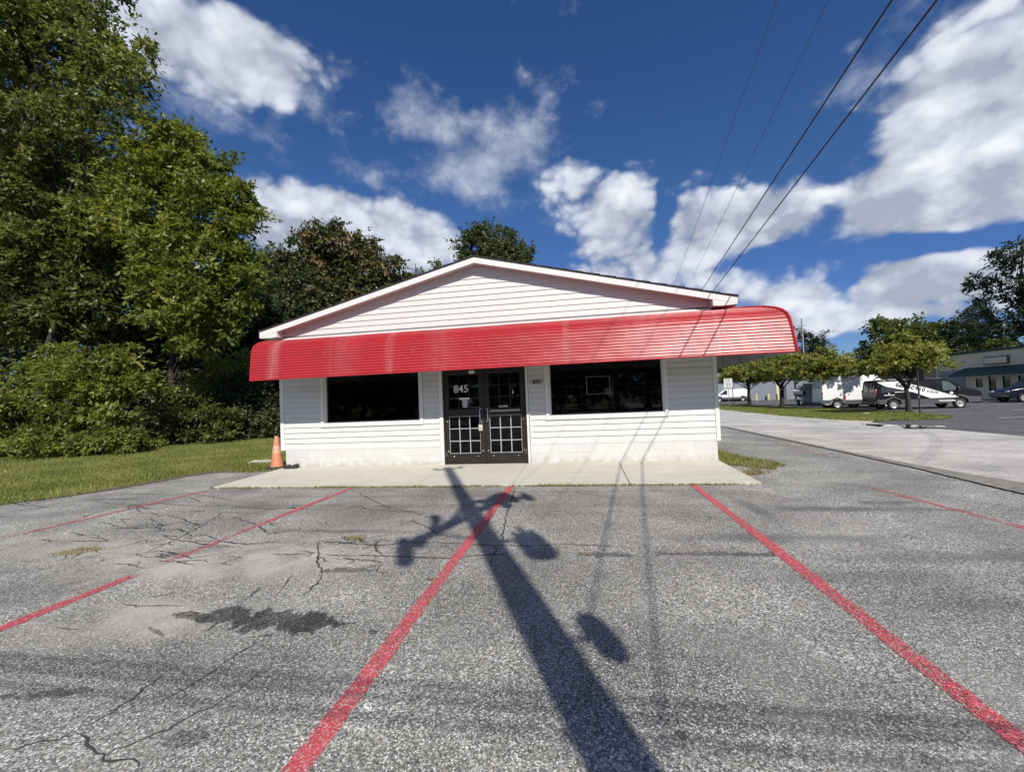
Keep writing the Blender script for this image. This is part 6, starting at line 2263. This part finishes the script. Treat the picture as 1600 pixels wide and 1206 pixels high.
for (a, b, z0, z1, k) in ops:
    f = MB().box(a - 0.09, a, -0.02, 0.05, z0, z1 + 0.1).box(b, b + 0.09, -0.02, 0.05, z0, z1 + 0.1).box(a, b, -0.02, 0.05, z1, z1 + 0.1)
    if k == 'w':
        f.box(a, b, -0.02, 0.05, z0 - 0.08, z0)
    fo2 = f.build('window_frame' if k == 'w' else 'door_frame', M['door_white'], sh2)
    MB().box(a + 0.001, b - 0.001, 0.06, 0.09, z0, z1).build('pane', M['car_glass'], fo2)
MB().box(-3.4, -0.35, -0.03, -0.002, 0.05, 2.9).build('garage_door', M['metal_wall'], sh2)
MB().add([(-0.75, -1.1, 2.42), (W_SH, -1.1, 2.42), (W_SH, -0.02, 3.05), (-0.3, -0.02, 3.05), (-0.75, -1.1, 2.22), (W_SH, -1.1, 2.22), (W_SH, -0.02, 2.40), (-0.75, -0.02, 2.40)],
         [(0, 1, 2, 3), (4, 5, 1, 0), (7, 4, 0, 3), (5, 6, 2, 1)]).build('awning', M['green_awning'], sh2)
MB().box(1.75, 4.05, -0.16, -0.02, 3.22, 3.92).build('sign_frame', M['dark_trim'], sh2)
MB().box(1.83, 3.95, -0.172, -0.161, 3.30, 3.84).build('sign_panel', M['stucco'], sh2)

# ---- far yard: long warehouse with bollards, cream gable beside it
wy = on_ground(1190, 625.5)
wh = thing('warehouse', 'long low blue grey warehouse behind the street trees', 'building', (wy[0] - 4, wy[1] + 1.5, -0.35), rad(-7))
WL_ = 34.0
wm = MB()
doors = [(7.0, 8.0), (15.5, 16.5), (24, 25)]
xp = -3.0
for a, b in doors:
    wm.box(xp, a, 0, 0.2, 0, 3.4).box(a, b, 0, 0.2, 2.2, 3.4)
    xp = b
wm.box(xp, WL_, 0, 0.2, 0, 3.4).box(-3, -2.8, 0.2, 12, 0, 3.4).box(WL_ - 0.2, WL_, 0.2, 12, 0, 3.4)
wm.build('wall', M['metal_wall'], wh)
MB().prism([(-0.4, 3.4), (12.4, 3.4), (12.4, 3.55), (6, 5.0), (-0.4, 3.55)], 0, -3.3, WL_ + 0.3).build('roof', M['warehouse'], wh)
for a, b in doors:
    MB().box(a, b, 0.06, 0.1, 0, 2.2).build('door', M['dark_trim'], wh)
    MB().box(a - 0.35, a - 0.001, -0.02, 0.05, 0, 2.4).build('door_post', M['cream'], wh)
for x in (2.0, 11.5, 20.0):
    MB().box(x, x + 3.2, -0.02, -0.001, 0, 2.8).build('roller_door', M['boat_grey'] if x > 15 else M['metal_wall'], wh)
bol = None
for i, (px, py) in enumerate(((1166, 626), (1182, 626), (1201, 625), (1216, 624.4), (1256, 622), (1276, 621))):
    q = on_ground(px, py)
    if bol is None:
        bol = thing('bollard', None, 'bollard', (0, 0, 0), 0, 'yellow bollards along the warehouse')
        MB().lathe([(0.14, 0), (0.14, 0.95), (0.10, 1.03), (0.03, 1.06)], (0, 0, 0), 2, 14).build('post', M['bollard'], bol, smooth=40)
        o = bol
    else:
        o = copy_tree(bol)
    o.location = (q[0], q[1], q[2])
    o['label'] = ['yellow bollard beside the rear of the white work van', 'yellow bollard just past the farthest street tree', 'yellow bollard before the dark warehouse door', 'yellow bollard beside the trunk of the third street tree', 'yellow bollard behind the boat, nearer its stern', 'yellow bollard behind the boat, nearer the trailer'][i]

cg = on_plane(1440, 610, 1, 44.0)
cb = thing('cream_building', 'grey metal building with one sunlit cream end wall, behind the black van', 'building', (cg[0], 44.0, -0.35))
MB().box(0, 14, 0, 0.3, 0, 3.6).build('end_wall', M['cream'], cb)
MB().box(0, 0.3, 0.3, 32, 0, 3.6).box(13.7, 14, 0.3, 32, 0, 3.6).box(0.3, 13.7, 31.7, 32, 0, 3.6).build('wall', M['warehouse'], cb)
MB().prism([(-0.9, 3.42), (14.9, 3.42), (14.9, 3.6), (7, 4.7), (-0.9, 3.6)], 1, -0.4, 32.5).build('roof', M['warehouse'], cb)
for yy in (5, 13, 21):
    MB().box(-0.03, -0.002, yy, yy + 3.4, 0, 2.8).build('roller_door', M['metal_wall'], cb)
gg = on_plane(1120, 628, 1, 95.0)
hs = thing('white_house', 'small white gabled house far behind the white work van', 'house', (gg[0] - 3, 95, -0.35))
MB().box(-4, 5.2, 0, 8, 0, 3.0).prism([(-4, 3.0), (5.2, 3.0), (0.6, 5.6)], 1, 0.0, 8.0).build('wall', M['wall_side'], hs)
MB().prism([(-4.5, 2.9), (0.6, 5.75), (0.6, 5.95), (-4.7, 3.0)], 1, -0.4, 8.4).prism([(5.7, 2.9), (0.6, 5.75), (0.6, 5.95), (5.9, 3.0)], 1, -0.4, 8.4).build('roof', M['trim'], hs)
MB().box(1.5, 2.6, -0.02, 0.0, 1.0, 2.2).build('window', M['car_glass'], hs)

# ---- signs, mast
q = on_ground(1140, 639)
sg = thing('speed_limit_sign', 'white speed limit sign on a post at the verge, seen beside the shop corner', 'sign', q, rad(-20))
MB().box(-0.305, 0.305, -0.012, -0.004, 1.72, 2.48).build('sign_plate', M['sign_face'], sg, bevel=0.002)
MB().box(-0.02, 0.02, -0.003, 0.03, -0.1, 2.44).build('post', M['steel'], sg)
sp = sg.children[0]
X90 = Matrix.Rotation(rad(90), 4, 'X')
text('sign_text', 'SPEED', M['sign_ink'], sp, 0.17, Matrix.Translation((0, -0.0135, 2.35)) @ X90, 0.0008)
text('sign_text', 'LIMIT', M['sign_ink'], sp, 0.17, Matrix.Translation((0, -0.0135, 2.18)) @ X90, 0.0008)
text('sign_text', '25', M['sign_ink'], sp, 0.40, Matrix.Translation((0, -0.0135, 1.92)) @ X90, 0.0008)
q = on_ground(1146, 632.5)
dp = thing('marker_post', 'thin pale post between the speed limit sign and the white work van', 'post', q)
MB().tube([(0, 0, -0.1), (0, 0, 2.4)], 0.045, 8).build('shaft', M['steel'], dp)
MB().box(-0.10, 0.10, -0.06, -0.046, 2.0, 2.5).build('marker_plate', M['sign_face'], dp)
q = on_ground(1438, 647)
ps = thing('sign_post', 'dark sign post seen from behind in front of the black van', 'sign', q, rad(-70))
MB().box(-0.03, 0.03, -0.03, 0.03, -0.1, 2.55).build('post', M['sign_back'], ps)
MB().box(-0.03, 0.30, 0.031, 0.045, 1.95, 2.62).build('sign_plate', M['sign_back'], ps)
MB().box(-0.045, 0.045, -0.045, -0.031, 0.95, 1.06).build('post_reflector', M['clear_lens'], ps)
d = ray(1259, 603)
d = d[:2] / np.linalg.norm(d[:2])
mp_ = CAM_LOC[:2] + d * 80
dt = ray(1256, 497)
ms = thing('utility_pole', 'thin bare pole rising behind the street trees by the end of the red awning', 'utility pole', (mp_[0], mp_[1], -0.35))
zt = CAM_LOC[2] + dt[2] / np.linalg.norm(dt[:2]) * 80 + 0.35
MB().tube([(0, 0, -0.2), (0, 0, zt)], [0.15, 0.09], 10).build('shaft', M['can'], ms, smooth=40)
MB().box(-0.7, 0.7, -0.05, 0.05, zt - 1.2, zt - 1.08).build('crossarm', M['can'], ms)
# litter on the verge
q = on_ground(1352, 647)
o = MB().box(-0.22, 0.22, -0.1, 0.1, 0, 0.07).build('paper_litter', M['decal'], None, bevel=0.02)
o.location = tuple(q)
tag(o, 'small white piece of litter on the grass before the black van', 'litter')

# ---- car standing behind the photographer: it shows as a reflection in the first window
rv = thing('parked_suv', 'silver estate car parked across the lot, mirrored in the first shop window', 'car', (-5.6, -15.5, 0.0), rad(4))
shell_build(prof, 1.88, 1.02, 0.26, 'body', 'white_car', rv, 0.06)
for s in (-1, 1):
    side_panel([(-1.95, 1.12), (-0.75, 1.10), (-0.75, 1.60), (-1.80, 1.60)], 1.88, 1.02, 0.26, s).build('side_window', M['car_glass'], rv)
    side_panel([(-0.68, 1.10), (0.85, 1.10), (0.32, 1.60), (-0.68, 1.61)], 1.88, 1.02, 0.26, s).build('side_window', M['car_glass'], rv)
    for ax in (1.45, -1.4):
        wheel(rv, ax, s * 0.84, 0.36, 0.24)
MB().add([(0.52, -0.66, 1.58), (0.52, 0.66, 1.58), (1.18, 0.78, 1.16), (1.18, -0.78, 1.16)], [(0, 1, 2, 3)]).build('windscreen', M['car_glass'], rv)

# trees across the street behind the photographer: they darken what the shop windows mirror
for i, x in enumerate((-34, -26, -19, -12, -5, 2, 9, 16, 24, 33)):
    src = protos[0 if i % 3 else 1]
    o = copy_tree(src)
    o.location = (x, -40 + RNG.uniform(-2, 2), -0.05)
    o.rotation_euler = (0, 0, RNG.uniform(0, 6.28))
    k = RNG.uniform(0.75, 0.95)
    o.scale = (k * 1.35, k * 1.35, k)
    o['label'] = 'tree in the row across the street behind the photographer'
    o['group'] = 'trees across the street'

rh = np.random.default_rng(12)  # hedge added to darken the bright gaps mirrored between the trunks
cl = np.stack([rh.uniform(-45, 45, 420), rh.normal(-37.5, 0.5, 420), rh.uniform(0.2, 2.4, 420)], 1)
Vh, th = leaves_on(cl, np.full((420, 3), 0.75), rh, 9, 7, 0.34, 0.18, 0.3)
tag(link('hedge', quads_mesh('hedge', Vh, th, M['leaf_dark'])), 'long dark hedge added behind the camera to darken the window reflections', 'hedge')
